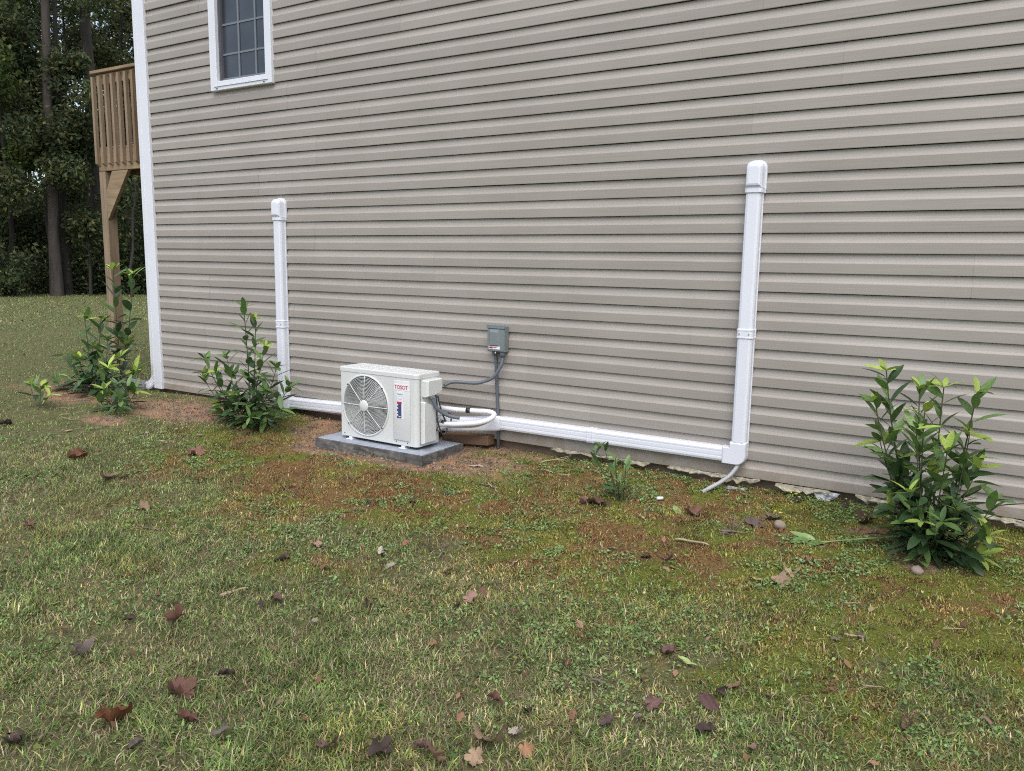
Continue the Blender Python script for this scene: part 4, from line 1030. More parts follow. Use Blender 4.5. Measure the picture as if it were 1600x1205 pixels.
torn_strip('insulation_scrap', 5.28, 5.70, 0.003, 0.030, 'pale insulation strip under the siding left of the drain hose', seed=3)
torn_strip('insulation_scrap', 5.62, 5.86, 0.002, 0.062, 'ragged cream insulation behind the drain hose', seed=4, y=-0.01)
torn_strip('foil_scrap', 5.68, 5.80, -0.055, 0.030, 'crumpled silver foil scrap on the ground behind the drain hose', 'foil', 5, -0.06, 'foil scraps at the wall')
torn_strip('insulation_scrap', 5.96, 6.26, 0.000, 0.058, 'long cream insulation flap under the siding right of the drain hose', seed=6)
torn_strip('foil_scrap', 6.18, 6.32, -0.010, 0.085, 'shredded silver foil at the right end of the cream insulation flap', 'foil', 7, -0.012, 'foil scraps at the wall')
torn_strip('insulation_scrap', 6.41, 6.62, 0.000, 0.065, 'cream insulation piece under the siding, left behind the big right bush', seed=8)
torn_strip('insulation_scrap', 7.02, 7.50, 0.000, 0.045, 'pale insulation strip under the siding at the right border behind the bush', seed=9)

# ------------------------------------------------------------------ leafy plants
def leaf_mesh(name, w, droop, fold, mat, n=6):
    vv = []; ff = []
    for i in range(n + 1):
        s = i / n
        hw = w * (math.sin(math.pi * s ** 0.9) ** 0.75) if 0 < i < n else 0.002
        hw = max(hw, 0.004)
        zc = -droop * s * s
        vv += [(s, -hw, zc + fold * hw), (s, 0, zc), (s, hw, zc + fold * hw)]
    for i in range(n):
        a = i * 3
        ff += [(a, a + 3, a + 4, a + 1), (a + 1, a + 4, a + 5, a + 2)]
    me = bpy.data.meshes.new(name); me.from_pydata(vv, [], ff); me.polygons.foreach_set('use_smooth', [True] * len(ff)); me.materials.append(M[mat])
    return me
LM = {k: [leaf_mesh('leaf', w, d, f, 'leaf_' + k) for w, d, f in ((0.165, 0.12, 0.22), (0.18, 0.20, 0.16), (0.16, 0.26, 0.18), (0.17, 0.02, 0.25))] for k in ('dark', 'mid', 'new', 'pale')}
LEAF_N = {}; LEAF_REST = {}
KINDS = ('dark', 'mid', 'new', 'pale')
def put_leaf(parent, inv, p, d, length, kind, roll=0.0, rs=random):
    me = rs.choice(LM[kind])
    d = d.normalized()
    q = d.to_track_quat('X', 'Z')
    mw = Matrix.Translation(p) @ q.to_matrix().to_4x4() @ Matrix.Rotation(roll, 4, 'X') @ Matrix.Diagonal((length, length * rs.uniform(0.85, 1.15), length, 1))
    LEAF_N[parent.name] = LEAF_N.get(parent.name, 0) + 1
    if LEAF_N[parent.name] > 285:
        LEAF_REST.setdefault(parent.name, []).append((me, mw, KINDS.index(kind)))
        return
    o = bpy.data.objects.new('leaf', me)
    o.matrix_basis = mw #Matrix.Translation(p) @ q.to_matrix().to_4x4() @ Matrix.Rotation(roll, 4, 'X') @ Matrix.Diagonal((length, length * rs.uniform(0.85, 1.15), length, 1))
    o.parent = parent; o.matrix_parent_inverse = inv
    col.objects.link(o)
def finish_plant(root):
    rest = LEAF_REST.get(root.name)
    if not rest: return
    vv = []; ff = []; mi = []
    for me, mw, k in rest:
        b0 = len(vv); vv += [tuple(mw @ v_.co) for v_ in me.vertices]
        for pl in me.polygons: ff.append(tuple(i + b0 for i in pl.vertices)); mi.append(k)
    me = bpy.data.meshes.new('foliage'); me.from_pydata(vv, [], ff)
    for k in KINDS: me.materials.append(M['leaf_' + k])
    me.polygons.foreach_set('material_index', mi); me.polygons.foreach_set('use_smooth', [True] * len(ff))
    link('foliage', me, None, root)['kind'] = 'stuff'
def leafy_plant(name, lab_, cat, base, tips, spacing, lsize, seed, bright=0.85, group=None, t0=0.12, low=0.15, tipn=5, bare=()):
    rs = random.Random(seed)
    base = Vector(base); base.z -= 0.015
    root = thing(name, lab_, cat, base, group=group)
    inv = wmat(root).inverted()
    for si, (tip, _) in enumerate(tips):
        tip = Vector(tip)
        b0 = base + Vector((rs.uniform(-0.04, 0.04), rs.uniform(-0.04, 0.04), 0))
        L = (tip - b0).length
        mid = b0 * 0.5 + tip * 0.5
        out = Vector((tip.x - b0.x, tip.y - b0.y, 0))
        mid = mid + out * 0.18 - Vector((0, 0, 0.06 * L)) + Vector((rs.uniform(-.02, .02), rs.uniform(-.02, .02), 0))
        pts = [b0 * (1 - t) ** 2 + mid * 2 * t * (1 - t) + tip * t * t for t in [i / 9 for i in range(10)]]
        r0 = 0.003 + 0.0032 * min(1, L)
        MB().tube(pts, [r0 * (1 - 0.55 * i / 9) for i in range(10)], 6, caps=False).build('stem', M['stem'], root, fix=False)
        s = max(t0 * L, 0.03); ang = rs.uniform(0, 6.28)
        isb = rs.random() < bright
        while s < L - 0.02:
            t = s / L
            i = min(8, int(t * 9)); f = t * 9 - i
            p = pts[i].lerp(pts[i + 1], f)
            ax = (pts[i + 1] - pts[i]).normalized()
            ang += 2.4 + rs.uniform(-0.4, 0.4)
            h = Vector((math.cos(ang), math.sin(ang), 0)); h = (h - ax * h.dot(ax)).normalized()
            el_ = math.radians(20 + 34 * t + rs.uniform(-20, 18)) - (low if t < 0.4 else 0)
            d = h * math.cos(el_) + ax * math.sin(el_)
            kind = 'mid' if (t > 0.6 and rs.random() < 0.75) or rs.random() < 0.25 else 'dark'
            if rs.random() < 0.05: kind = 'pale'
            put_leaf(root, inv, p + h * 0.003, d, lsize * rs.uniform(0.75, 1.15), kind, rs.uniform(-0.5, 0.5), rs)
            s += spacing * rs.uniform(0.75, 1.25)
        ax = (pts[-1] - pts[-2]).normalized()
        for k in range(tipn):
            a = ang + k * 2 * math.pi / tipn + rs.uniform(-0.3, 0.3)
            h = Vector((math.cos(a), math.sin(a), 0)); h = (h - ax * h.dot(ax)).normalized()
            el_ = math.radians(rs.uniform(5, 58))
            put_leaf(root, inv, pts[-1], h * math.cos(el_) + ax * math.sin(el_), lsize * rs.uniform(0.5, 0.92), 'new' if isb and rs.random() < 0.85 else 'mid', rs.uniform(-0.4, 0.4), rs)
    return root, inv
b_, tps = PLANTS['bush_right']
rb, rbi = leafy_plant('shrub', 'largest glossy dark green bush with bright tips at the right end of the siding', 'shrub', b_, tps, 0.033, 0.138, 3, 0.85, 'leafy shrubs along the wall')
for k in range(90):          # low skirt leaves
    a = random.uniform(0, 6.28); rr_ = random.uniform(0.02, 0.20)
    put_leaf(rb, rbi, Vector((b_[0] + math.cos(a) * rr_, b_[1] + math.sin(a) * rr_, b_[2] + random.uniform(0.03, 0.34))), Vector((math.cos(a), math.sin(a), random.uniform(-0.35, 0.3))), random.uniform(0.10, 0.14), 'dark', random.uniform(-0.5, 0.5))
finish_plant(rb)
b_, tps = PLANTS['bush_left']
lbush, lbi = leafy_plant('shrub', 'dense leafy bush with one tall shoot beside the shorter white duct cover', 'shrub', b_, tps, 0.038, 0.145, 5, 0.5, 'leafy shrubs along the wall')
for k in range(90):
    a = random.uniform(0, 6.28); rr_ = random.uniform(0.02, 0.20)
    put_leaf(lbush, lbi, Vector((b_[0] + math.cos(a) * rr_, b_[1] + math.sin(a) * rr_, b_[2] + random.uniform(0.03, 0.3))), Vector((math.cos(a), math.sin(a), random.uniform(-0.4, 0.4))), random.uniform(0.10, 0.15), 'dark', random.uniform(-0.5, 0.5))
finish_plant(lbush)
b_, tps = PLANTS['shrub_tall']
leafy_plant('shrub', 'tallest shrub with two thin upright shoots in front of the deck post', 'shrub', b_, tps, 0.046, 0.19, 8, 0.97, 'leafy shrubs along the wall', t0=0.3, tipn=7)
b_, tps = PLANTS['shrub_clump']
sc_, sci = leafy_plant('shrub', 'bushy shrub with arching left branches, left of the two tall shoots', 'shrub', b_, tps, 0.042, 0.17, 9, 0.6, 'leafy shrubs along the wall')
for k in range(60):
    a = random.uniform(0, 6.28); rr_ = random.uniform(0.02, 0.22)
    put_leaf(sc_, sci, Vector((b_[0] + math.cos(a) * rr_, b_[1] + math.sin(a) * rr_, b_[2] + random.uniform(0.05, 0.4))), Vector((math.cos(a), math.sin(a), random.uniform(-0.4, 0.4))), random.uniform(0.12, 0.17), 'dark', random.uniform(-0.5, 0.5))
finish_plant(sc_)
b_, tps = PLANTS['shrub_low']
leafy_plant('shrub', 'low rounded shrub with broad leaves in front of the corner shrubs', 'shrub', b_, tps, 0.026, 0.15, 10, 0.3, 'leafy shrubs along the wall', t0=0.2)
b_, tps = PLANTS['sprig']
leafy_plant('sprig', 'small bright sprig alone in the grass left of the corner shrubs', 'plant', b_, tps, 0.05, 0.15, 12, 0.7, t0=0.4, tipn=4)
b_, tps = PLANTS['sapling']
sp_, spi = leafy_plant('sapling', 'small sparse sapling on the moss under the horizontal white duct', 'plant', b_, tps, 0.05, 0.105, 14, 0.0, t0=0.35, tipn=3)
# needle like tuft at the sapling foot
g = MB()
for k in range(60):
    a = random.uniform(0, 6.28); l_ = random.uniform(0.06, 0.13); e_ = random.uniform(0.5, 1.4)
    p0 = Vector((b_[0] + random.uniform(-.04, .07), b_[1] + random.uniform(-.04, .04), b_[2])); d = Vector((math.cos(a) * math.cos(e_), math.sin(a) * math.cos(e_), math.sin(e_))); s_ = d.cross(Vector((0, 0, 1))).normalized() * 0.0016
    g.add([p0 - s_, p0 + s_, p0 + d * l_], [(0, 1, 2)])
o = g.build('foliage', M['leaf_dark'], sp_, fix=False); o['kind'] = 'stuff'

# cut branches lying by the big bush
def cut_branch(lab_, pts, leaves, seed):
    rs = random.Random(seed)
    pts = [Vector((x, y, z + 0.03 + 0.025 * math.sin(i * 1.1))) for i, (x, y, z) in enumerate(pts)]
    root = thing('cut_branch', lab_, 'branch', pts[0], group='cut branches by the big bush')
    inv = wmat(root).inverted()
    path = smooth_path(pts, 5)
    MB().tube(path, [0.0055 - 0.0022 * i / len(path) for i in range(len(path))], 6, caps=False).build('stem', M['stem_green'], root, fix=False)
    ax = (path[-1] - path[-2]).normalized()
    for t, side, kind, ls in leaves:
        i = min(len(path) - 2, int(t * (len(path) - 1)))
        ax = (path[i + 1] - path[i]).normalized(); sd = ax.cross(Vector((0, 0, 1)))
        put_leaf(root, inv, path[i], ax * 0.7 + sd * side + Vector((0, 0, rs.uniform(0.0, 0.35))), ls, kind, rs.uniform(-0.4, 0.4), rs)
cut_branch('long cut branch trailing left from the big bush with pale leaves at its tip', S['cut'], [(0.99, 0.3, 'pale', 0.11), (0.96, -0.4, 'mid', 0.12), (0.9, 0.5, 'pale', 0.10), (0.8, -0.5, 'mid', 0.10), (0.74, -0.15, 'pale', 0.11), (0.52, 0.9, 'pale', 0.06), (0.5, -0.7, 'mid', 0.06)], 4)
cut_branch('bent cut branch in front of the big bush with drooping pale leaves', S['cut2'], [(0.99, 0.4, 'pale', 0.09), (0.97, -0.6, 'mid', 0.11), (0.85, 0.7, 'pale', 0.09), (0.6, 0.8, 'pale', 0.08), (0.7, -0.6, 'dark', 0.10), (0.45, 0.8, 'mid', 0.10)], 5)

# ------------------------------------------------------------------ fallen leaves
def dead_leaf_mesh(kind, mat, seed):
    rs = random.Random(seed)
    vv = []; ff = []
    if kind == 'lobed':
        n = 40; rings = (0.0, 0.45, 0.8, 1.0)
        lob = [rs.uniform(0.85, 1.1) for _ in range(5)]; ph = rs.uniform(0, 6.28); curl = rs.uniform(0.3, 1.3); tw = rs.uniform(0, 6.28); a1, a2 = rs.uniform(0.05, .13), rs.uniform(0.03, .08)
        vv.append((0, 0, 0))
        for rr_ in rings[1:]:
            for i in range(n):
                a = 2 * math.pi * i / n
                u_ = (a - math.pi) / math.pi * 2.5
                k = int(round(u_)); k = max(-2, min(2, k))
                lobe = max(0.0, math.cos((u_ - k) * math.pi)) ** 0.7
                R__ = (0.33 + 0.17 * lobe) * lob[k + 2] * (0.82 + 0.18 * math.cos(k * 0.7)) * (1 + 0.10 * math.sin(a * 17 + ph))
                if abs(u_) > 2.4: R__ *= 0.45
                r_ = R__ * rr_
                x, y = -math.cos(a) * r_, -math.sin(a) * r_
                z = curl * r_ * r_ * (1 + 0.8 * math.cos(a * 2 + tw)) + a1 * math.sin(9 * x + ph) * rr_ + a2 * math.sin(15 * y + tw) + 0.035 * lobe * rr_
                vv.append((x, y, z))
        for i in range(n): ff.append((0, 1 + i, 1 + (i + 1) % n))
        for q in range(2):
            for i in range(n): ff.append((1 + q * n + i, 1 + (q + 1) * n + i, 1 + (q + 1) * n + (i + 1) % n, 1 + q * n + (i + 1) % n))
        # stalk
        b0 = len(vv); vv += [(0.20, -0.012, 0.02), (0.20, 0.012, 0.02), (0.55, 0.05, 0.06)]; ff.append((b0, b0 + 1, b0 + 2))
    else:
        n, m_ = 9, 7
        w = {'oval': 0.27, 'curl': 0.36, 'lance': 0.15}[kind]
        cur = {'oval': rs.uniform(0.1, 0.8), 'curl': rs.uniform(2.0, 3.4), 'lance': rs.uniform(0.3, 1.0)}[kind]
        bend = rs.uniform(-0.25, 0.5); ph = rs.uniform(0, 6)
        for i in range(n + 1):
            s = i / n
            hw = max(0.008, w * math.sin(math.pi * s ** 0.8) ** 0.75) * (1 + 0.12 * math.sin(s * 19 + ph))
            for j in range(m_):
                u_ = (j / (m_ - 1) * 2 - 1)
                th = u_ * cur / 2
                rad = hw / max(0.05, cur / 2)
                vv.append((s - 0.5 + 0.03 * math.sin(u_ * 3 + ph), rad * math.sin(th), rad * (1 - math.cos(th)) + bend * (s - 0.5) ** 2 + (0.07 if kind == 'curl' else 0.035) * math.sin(u_ * 6 + s * 11 + ph) + (0.05 if kind == 'curl' else 0.0) * math.sin(s * 17 + u_ * 2 + ph * 2) + 0.02 * abs(u_)))
        for i in range(n):
            for j in range(m_ - 1):
                ff.append((i * m_ + j, (i + 1) * m_ + j, (i + 1) * m_ + j + 1, i * m_ + j + 1))
        b0 = len(vv); vv += [(-0.5, -0.01, 0.03), (-0.5, 0.01, 0.03), (-0.68, 0.02, 0.05)]; ff.append((b0, b0 + 1, b0 + 2))
    me = bpy.data.meshes.new('fallen_leaf'); me.from_pydata(vv, [], ff); me.polygons.foreach_set('use_smooth', [True] * len(ff)); me.materials.append(M[mat])
    return me
for i, (x, y, sz, kind, colr, lab_) in enumerate(LEAVES):
    rs = random.Random(100 + i)
    o = bpy.data.objects.new('fallen_leaf', dead_leaf_mesh(kind, 'dead_' + colr, 200 + i))
    zg = float(ground_z(x, y))
    grassy = float(1 - moss_mask(np.array(x), np.array(y)))
    k = sz * {'lobed': 1.2, 'oval': 1.05, 'curl': 1.1, 'lance': 1.25}[kind]
    o.location = (x, y, zg + 0.005 + 0.020 * grassy)
    til = 0.35 + 0.25 * grassy
    if 'upright' in lab_ or 'standing' in lab_: e_ = (rs.uniform(0.9, 1.3), rs.uniform(-0.3, 0.3), rs.uniform(0, 6.28)); o.location.z += sz * 0.25
    else: e_ = (rs.uniform(-til, til) + 0.15, rs.uniform(-til, til), rs.uniform(0, 6.28))
    o.rotation_euler = e_
    o.scale = (k, k, k)
    tag(o, lab_, 'fallen leaf', 'fallen leaves on the lawn')
    col.objects.link(o)

# ------------------------------------------------------------------ twigs, stone, flowers, chips
TW = [('pale', 'long pale twig on moss by the wall, left of the sapling'), ('pale', 'short pale twig just below the long pale one near the wall'), ('pale', 'stubby pale twig nearest the sapling on the moss'),
      ('grey', 'thin bent twig in the grass above the plum round leaf'), ('pale', 'pale flattened stick in the left lawn above mid grass'), ('pale', 'cream wood sliver on the moss below the small sapling'),
      ('grey', 'grey stick in tall grass left of the plum folded leaf'), ('pale', 'long pale straw on golden moss at the right'), ('pale', 'short straw in grass beneath the peach leaves'), ('pale', 'pale chip of twig beside the right golden moss leaf'),
      ('grey', 'crooked grey twig on the brown moss right of the pad'), ('pale', 'pale short twig right of the crooked grey twig'), ('grey', 'thin dark twig on the orange moss left of the pad'), ('pale', 'white straw on moss in front of the big bush'),
      ('grey', 'thin straight grey straw on moss above the cream wood sliver'), ('pale', 'straw piece on pinkish soil near the splash block'), ('pale', 'left pale grass stalk in front of the low corner shrub'), ('pale', 'right pale grass stalk in front of the low corner shrub'),
      ('pale', 'pale stalk left of the two stalks before the corner shrub'), ('pale', 'pale stalk at the foot of the left leafy bush'), ('grey', 'long grey twig in the grass left of the orange moss'), ('pale', 'small pale splinter on moss below the pad corner'),
      ('pale', 'pale straw above the dark brown curled leaf'), ('pale', 'pale stalk in the left grass beside the looped leaf')]
for i, ((a, b2), (kind, lab_)) in enumerate(zip(S['twigs'], TW)):
    rs = random.Random(i + 50)
    p0, p1 = Vector(a), Vector(b2); n = 6
    p0.z = float(ground_z(a[0], a[1])) + 0.014; p1.z = float(ground_z(b2[0], b2[1])) + 0.014
    L = (p1 - p0).length
    pts = [p0.lerp(p1, k / n) + Vector((rs.uniform(-1, 1), rs.uniform(-1, 1), rs.uniform(0, 1))) * L * 0.05 for k in range(n + 1)]
    r0 = 0.0075 if 'sliver' in lab_ or 'flattened' in lab_ else (0.0045 if 'twig' in lab_ or 'stick' in lab_ else 0.003)
    g = MB().tube(pts, [r0 * (1 - 0.5 * k / n) for k in range(n + 1)], 6)
    if 'twig' in lab_ and L > 0.1:
        g.tube([pts[3], pts[3] + (p1 - p0) * 0.25 + Vector((rs.uniform(-.3, .3), rs.uniform(-.3, .3), 0.1)) * L], [r0 * 0.6, r0 * 0.3], 5)
    tag(g.build('twig', M['twig' if kind == 'pale' else 'twig_dark']), lab_, 'twig', 'twigs and stalks on the lawn')
x, y, z = S['stub']
g = MB()
for dx, dy, dz, r0 in ((0.0, 0.02, 0.11, 0.006), (-0.06, 0.02, 0.10, 0.004), (-0.10, -0.03, 0.06, 0.004), (0.05, 0.03, 0.09, 0.004), (-0.05, -0.06, 0.02, 0.004)):
    g.tube([(x, y, z - 0.01), (x + dx * 0.5, y + dy * 0.5, z + dz * 0.6), (x + dx, y + dy, z + dz)], [r0, r0 * 0.8, r0 * 0.4], 6)
tag(g.build('dead_stump', M['twig_dark']), 'dead grey forked stub of a shrub on the moss', 'stub')
def pebble(name, loc, size, mat, lab_, cat, seed, group=None):
    bm = bmesh.new(); bmesh.ops.create_icosphere(bm, subdivisions=3, radius=1.0)
    for v_ in bm.verts:
        k = 1 + (fbm(v_.co.x * 2 + seed, v_.co.y * 2 + v_.co.z * 1.7, 1.0, seed, 3) - 0.5) * 0.5
        v_.co = Vector((v_.co.x * size[0] * k, v_.co.y * size[1] * k, v_.co.z * size[2] * k))
    me = bpy.data.meshes.new(name); bm.to_mesh(me); bm.free(); me.polygons.foreach_set('use_smooth', [True] * len(me.polygons))
    o = link(name, me, M[mat]); o.location = loc; o.rotation_euler = (0, 0, seed)
    return tag(o, lab_, cat, group)
x, y, z = S['stone']
pebble('stone', (x, y, z + 0.018), (0.032, 0.026, 0.028), 'stone', 'round beige stone among dead leaves on the green moss', 'stone', 3)
pebble('stone', (6.80, -0.78, -0.115), (0.035, 0.026, 0.022), 'stone', 'brown stone on the mulch in front of the big bush', 'stone', 5)
pebble('stone', (4.06, -0.58, -0.095), (0.04, 0.03, 0.010), 'concrete', 'flat pale stone on bare soil right of the pad', 'stone', 7)
CHL = ['left wood chip of a pale pair in the clover before the left bush', 'middle wood chip in the clover before the left bush', 'round tan wood chip in the clover before the left bush', 'whitish wood chip under the tan chip before the left bush', 'flat cream wood chip on moss edge before the left bush', 'pale green chip nearest the foot of the left bush', 'pale chip on grass left below the corner shrubs']
for i, ((x, y, z), lab_) in enumerate(zip(S['chips'], CHL)):
    pebble('wood_chip', (x, y, float(ground_z(x, y)) + 0.014), (0.030, 0.014, 0.004), 'stone' if i in (2, 0, 5) else 'twig', lab_, 'wood chip', 11 + i, 'wood chips near the left bush')
x, y, z = S['plug']
tag(MB().tube([(x - 0.016, y, z + 0.022), (x + 0.018, y + 0.012, z + 0.028)], [0.011, 0.009], 12).build('plastic_plug', M['plug']), 'small white plastic plug on the moss right of the sapling', 'plug')
for i, (key, lab_) in enumerate((('flower1', 'yellow flower cluster beside the round beige stone'), ('flower2', 'yellow flower close to the wall right of the drain hose'))):
    x, y, z = S[key]
    fw = thing('flower', lab_, 'flower', (x, y, z), group='yellow flowers on the moss')
    MB().tube([(x, y, z - 0.01), (x + 0.004, y, z + 0.05)], 0.0018, 5).build('stem', M['stem'], fw)
    for k in range(9 if i == 0 else 7):
        a = k * 2.4; c_ = Vector((x + 0.004 + 0.014 * math.cos(a * 1.7), y + 0.012 * math.sin(a * 1.7), z + 0.052 + 0.006 * (k % 3)))
        d = Vector((math.cos(a), math.sin(a), 0.5)) * 0.012; s_ = Vector((-math.sin(a), math.cos(a), 0)) * 0.006
        MB().add([c_, c_ + d * 0.6 - s_, c_ + d, c_ + d * 0.6 + s_], [(0, 1, 2, 3)]).build('petal', M['flower'], fw, fix=False)
# ------------------------------------------------------------------ lawn grass, moss, clover (countless small pieces)
TRI = {}
def blades(name, x, y, length, width, lean, yaw, tint, mat, lift=None, curve=0.5, segs=2):
    n = len(x)
    z = ground_z(x, y) - 0.004
    if lift is not None: z = z + lift
    base = np.stack([x, y, z], -1)
    hx, hy = np.cos(yaw), np.sin(yaw)
    side = np.stack([-hy, hx, np.zeros(n)], -1) * (width / 2)[:, None]
    def pt(s):
        le = lean * (0.55 + curve * s)
        r = length * s
        return base + np.stack([hx * np.sin(le) * r, hy * np.sin(le) * r, np.cos(le) * r], -1)
    m1 = pt(0.5); tip = pt(1.0)
    v = np.stack([base, m1 + side, tip, m1 - side], 1).reshape(-1, 3)
    i = np.arange(n)[:, None] * 4
    tri = np.concatenate([i + np.array([[0, 1, 3]]), i + np.array([[1, 2, 3]])], 1).reshape(-1, 3)
    me = np_mesh(name, v, tri, np.repeat(tint, 4, axis=0))
    o = link(name, me, M[mat]); o['kind'] = 'stuff'
    TRI[name] = TRI.get(name, 0) + len(tri)
    return o
def rnd(n, a, b): return rng.uniform(a, b, n)
def pick(n, cols, p):
    cols = np.array(cols); k = rng.choice(len(cols), n, p=np.array(p) / np.sum(p))
    return cols[k] * rng.uniform(0.6, 1.4, (n, 1))
GC = [(0.130, 0.205, 0.055), (0.190, 0.265, 0.078), (0.30, 0.30, 0.115), (0.115, 0.155, 0.075), (0.43, 0.365, 0.235), (0.48, 0.43, 0.17), (0.22, 0.155, 0.105)]
def keep_off(x, y):
    return ~((x > -0.12) & (y > -0.01)) & ~((x > PAD[0] - .01) & (x < PAD[1] + .01) & (y > PAD[2] - .01) & (y < PAD[3] + .01)) & ~((x > -0.72) & (x < -0.28) & (y > -0.12) & (y < 0.16))
def scatter(n, x0, x1, y0, y1, dens):
    x = rnd(n, x0, x1); y = rnd(n, y0, y1)
    k = keep_off(x, y)
    # only where this view, or one a step or two to either side, can see the ground
    dx, dy = x - 7.041, y + 4.841
    fw = dx * -0.5244 + dy * 0.8515; rt = dx * 0.8515 + dy * 0.5244
    k &= (fw > 1.75) & (np.abs(rt) < 0.66 * fw + 1.3)
    x = x[k]; y = y[k]
    k = rng.random(len(x)) < dens(x, y)
    return x[k], y[k]
def lawn_d(x, y):
    g_ = (1 - 0.90 * moss_mask(x, y)) * (1 - 0.97 * soil_mask(x, y))
    return g_ * (0.22 + 0.78 * sstep(0.34, 0.58, fbm(x, y, 3.4, 91, 5)))
# near lawn: upright mixed blades
x, y = scatter(1150000, 1.0, 9.2, -4.6, 0.0, lawn_d)
n = len(x)
clump = fbm(x, y, 5.0, 101, 3); tall = sstep(-1.6, -2.9, y + 0.25 * (x - 6) * 0) * sstep(0.42, 0.62, clump)
dry = sstep(0.42, 0.66, fbm(x, y, 1.6, 111, 4))
tint = pick(n, GC, (30, 26, 10, 18, 7, 3, 4))
isdry = rng.random(n) < (0.05 + 0.34 * dry)
tint[isdry] = pick(isdry.sum(), GC, (2, 5, 12, 1, 42, 14, 24))
tint = tint * np.array((1.13, 1.16, 1.13)) * (0.74 + 0.56 * sstep(0.28, 0.72, fbm(x, y, 13.0, 231, 4)))[:, None]
yel = sstep(0.52, 0.68, fbm(x, y, 2.2, 241, 4))[:, None]
tint = tint * (1 + yel * np.array((0.18, 0.03, -0.03)))
blades('lawn_grass', x, y, rnd(n, 0.014, 0.040) * (1 + 0.6 * tall), rnd(n, 0.0024, 0.0054), rnd(n, 0.3, 1.5), rnd(n, 0, 6.283), tint, 'grass', curve=0.75)
# thatch: straw and dead blades lying flat between them
x, y = scatter(170000, 1.0, 9.2, -4.6, 0.0, lambda x, y: (0.22 + 0.78 * (1 - moss_mask(x, y))) * (1 - 0.8 * soil_mask(x, y)) * (0.3 + 0.7 * sstep(0.3, 0.6, fbm(x, y, 1.9, 131, 4))))
n = len(x)
blades('thatch', x, y, rnd(n, 0.018, 0.055), rnd(n, 0.0014, 0.0026), rnd(n, 1.38, 1.58), rnd(n, 0, 6.283), pick(n, [(0.32, 0.25, 0.16), (0.42, 0.35, 0.24), (0.19, 0.13, 0.085), (0.25, 0.23, 0.12)], (30, 14, 36, 20)), 'grass', lift=rnd(n, 0.006, 0.016), curve=0.05)
# tufts of coarser long grass in the front
def tufts(n_t, x0, x1, y0, y1, per, lmin, lmax, dens):
    tx, ty = scatter(n_t, x0, x1, y0, y1, dens)
    xx = np.repeat(tx, per) + rng.normal(0, 0.014, len(tx) * per); yy = np.repeat(ty, per) + rng.normal(0, 0.014, len(tx) * per)
    n = len(xx)
    tint = pick(n, GC, (30, 26, 14, 16, 6, 5, 3)) * np.repeat(rng.uniform(0.8, 1.25, (len(tx), 1)), per, axis=0)
    blades('grass_tufts', xx, yy, rnd(n, lmin, lmax), rnd(n, 0.0028, 0.0054), rnd(n, 0.3, 1.35), rnd(n, 0, 6.283), tint, 'grass', curve=0.9)
tufts(9000, 1.0, 9.2, -4.4, -0.9, 12, 0.03, 0.075, lambda x, y: lawn_d(x, y) * (0.12 + 0.88 * sstep(-1.7, -2.5, y)) * sstep(0.38, 0.6, fbm(x, y, 2.0, 141, 3)))
# middle and far lawn
x, y = scatter(230000, -8, 1.0, -4.6, 6.0, lambda x, y: lawn_d(x, y) * sstep(-9, 0, x) ** 0.5 * 0.9 + 0.05)
n = len(x)
blades('lawn_grass', x, y, rnd(n, 0.02, 0.05), rnd(n, 0.004, 0.007), rnd(n, 0.3, 1.3), rnd(n, 0, 6.283), pick(n, GC, (32, 28, 10, 16, 9, 1, 7)) * 1.12, 'grass', curve=0.7)
x, y = scatter(150000, -27, -7.5, -3.0, 16.0, lambda x, y: 0.75 + 0 * x)
n = len(x)
blades('lawn_grass', x, y, rnd(n, 0.03, 0.06), rnd(n, 0.010, 0.018), rnd(n, 0.3, 1.3), rnd(n, 0, 6.283), pick(n, GC, (32, 28, 10, 16, 8, 1, 6)) * 1.12, 'grass', curve=0.7)
# leaf litter flecks on the far lawn
x, y = scatter(650, -24, 0.0, -3.0, 13.0, lambda x, y: 0.6 + 0 * x)
n = len(x)
blades('leaf_litter', x, y, rnd(n, 0.03, 0.08), rnd(n, 0.02, 0.05), rnd(n, 1.2, 1.6), rnd(n, 0, 6.283), pick(n, [(0.22, 0.135, 0.08), (0.12, 0.07, 0.045), (0.27, 0.20, 0.12)], (4, 4, 1)), 'grass', lift=rnd(n, 0.02, 0.035), curve=0.1)
# moss: short dense tufts coloured by patch
x, y = scatter(620000, 0.6, 9.0, -2.6, 0.0, lambda x, y: np.clip(moss_mask(x, y) * 1.0, 0, 1) * (1 - 0.93 * soil_mask(x, y)) * (0.45 + 0.55 * sstep(0.3, 0.55, fbm(x, y, 6, 151, 3))))
n = len(x)
r_ = np.clip(rust_mask(x, y) + (fbm(x, y, 9, 161, 3) - 0.5) * 1.2, 0, 1)
r_ = sstep(0.34, 0.62, r_)
gold = sstep(0.46, 0.62, fbm(x, y, 3.3, 171, 4))
cg = np.array((0.205, 0.225, 0.058)); cr = np.array((0.265, 0.155, 0.068)); cy = np.array((0.37, 0.295, 0.10)); cb = np.array((0.075, 0.046, 0.027))
tint = cg * (1 - r_)[:, None] + cr * r_[:, None]
tint = tint * (1 - 0.6 * gold)[:, None] + cy * (0.6 * gold)[:, None]
isb = rng.random(n) < 0.12 + 0.38 * sstep(0.50, 0.66, fbm(x, y, 5.1, 181, 4))
tint[isb] = cb
tint = tint * rng.uniform(0.7, 1.7, (n, 1))
hgt_ = 0.6 + 1.1 * sstep(0.35, 0.7, fbm(x, y, 16, 221, 3))
blades('moss', x, y, rnd(n, 0.005, 0.015) * hgt_, rnd(n, 0.0035, 0.0070), rnd(n, 0.0, 1.2), rnd(n, 0, 6.283), tint, 'moss')
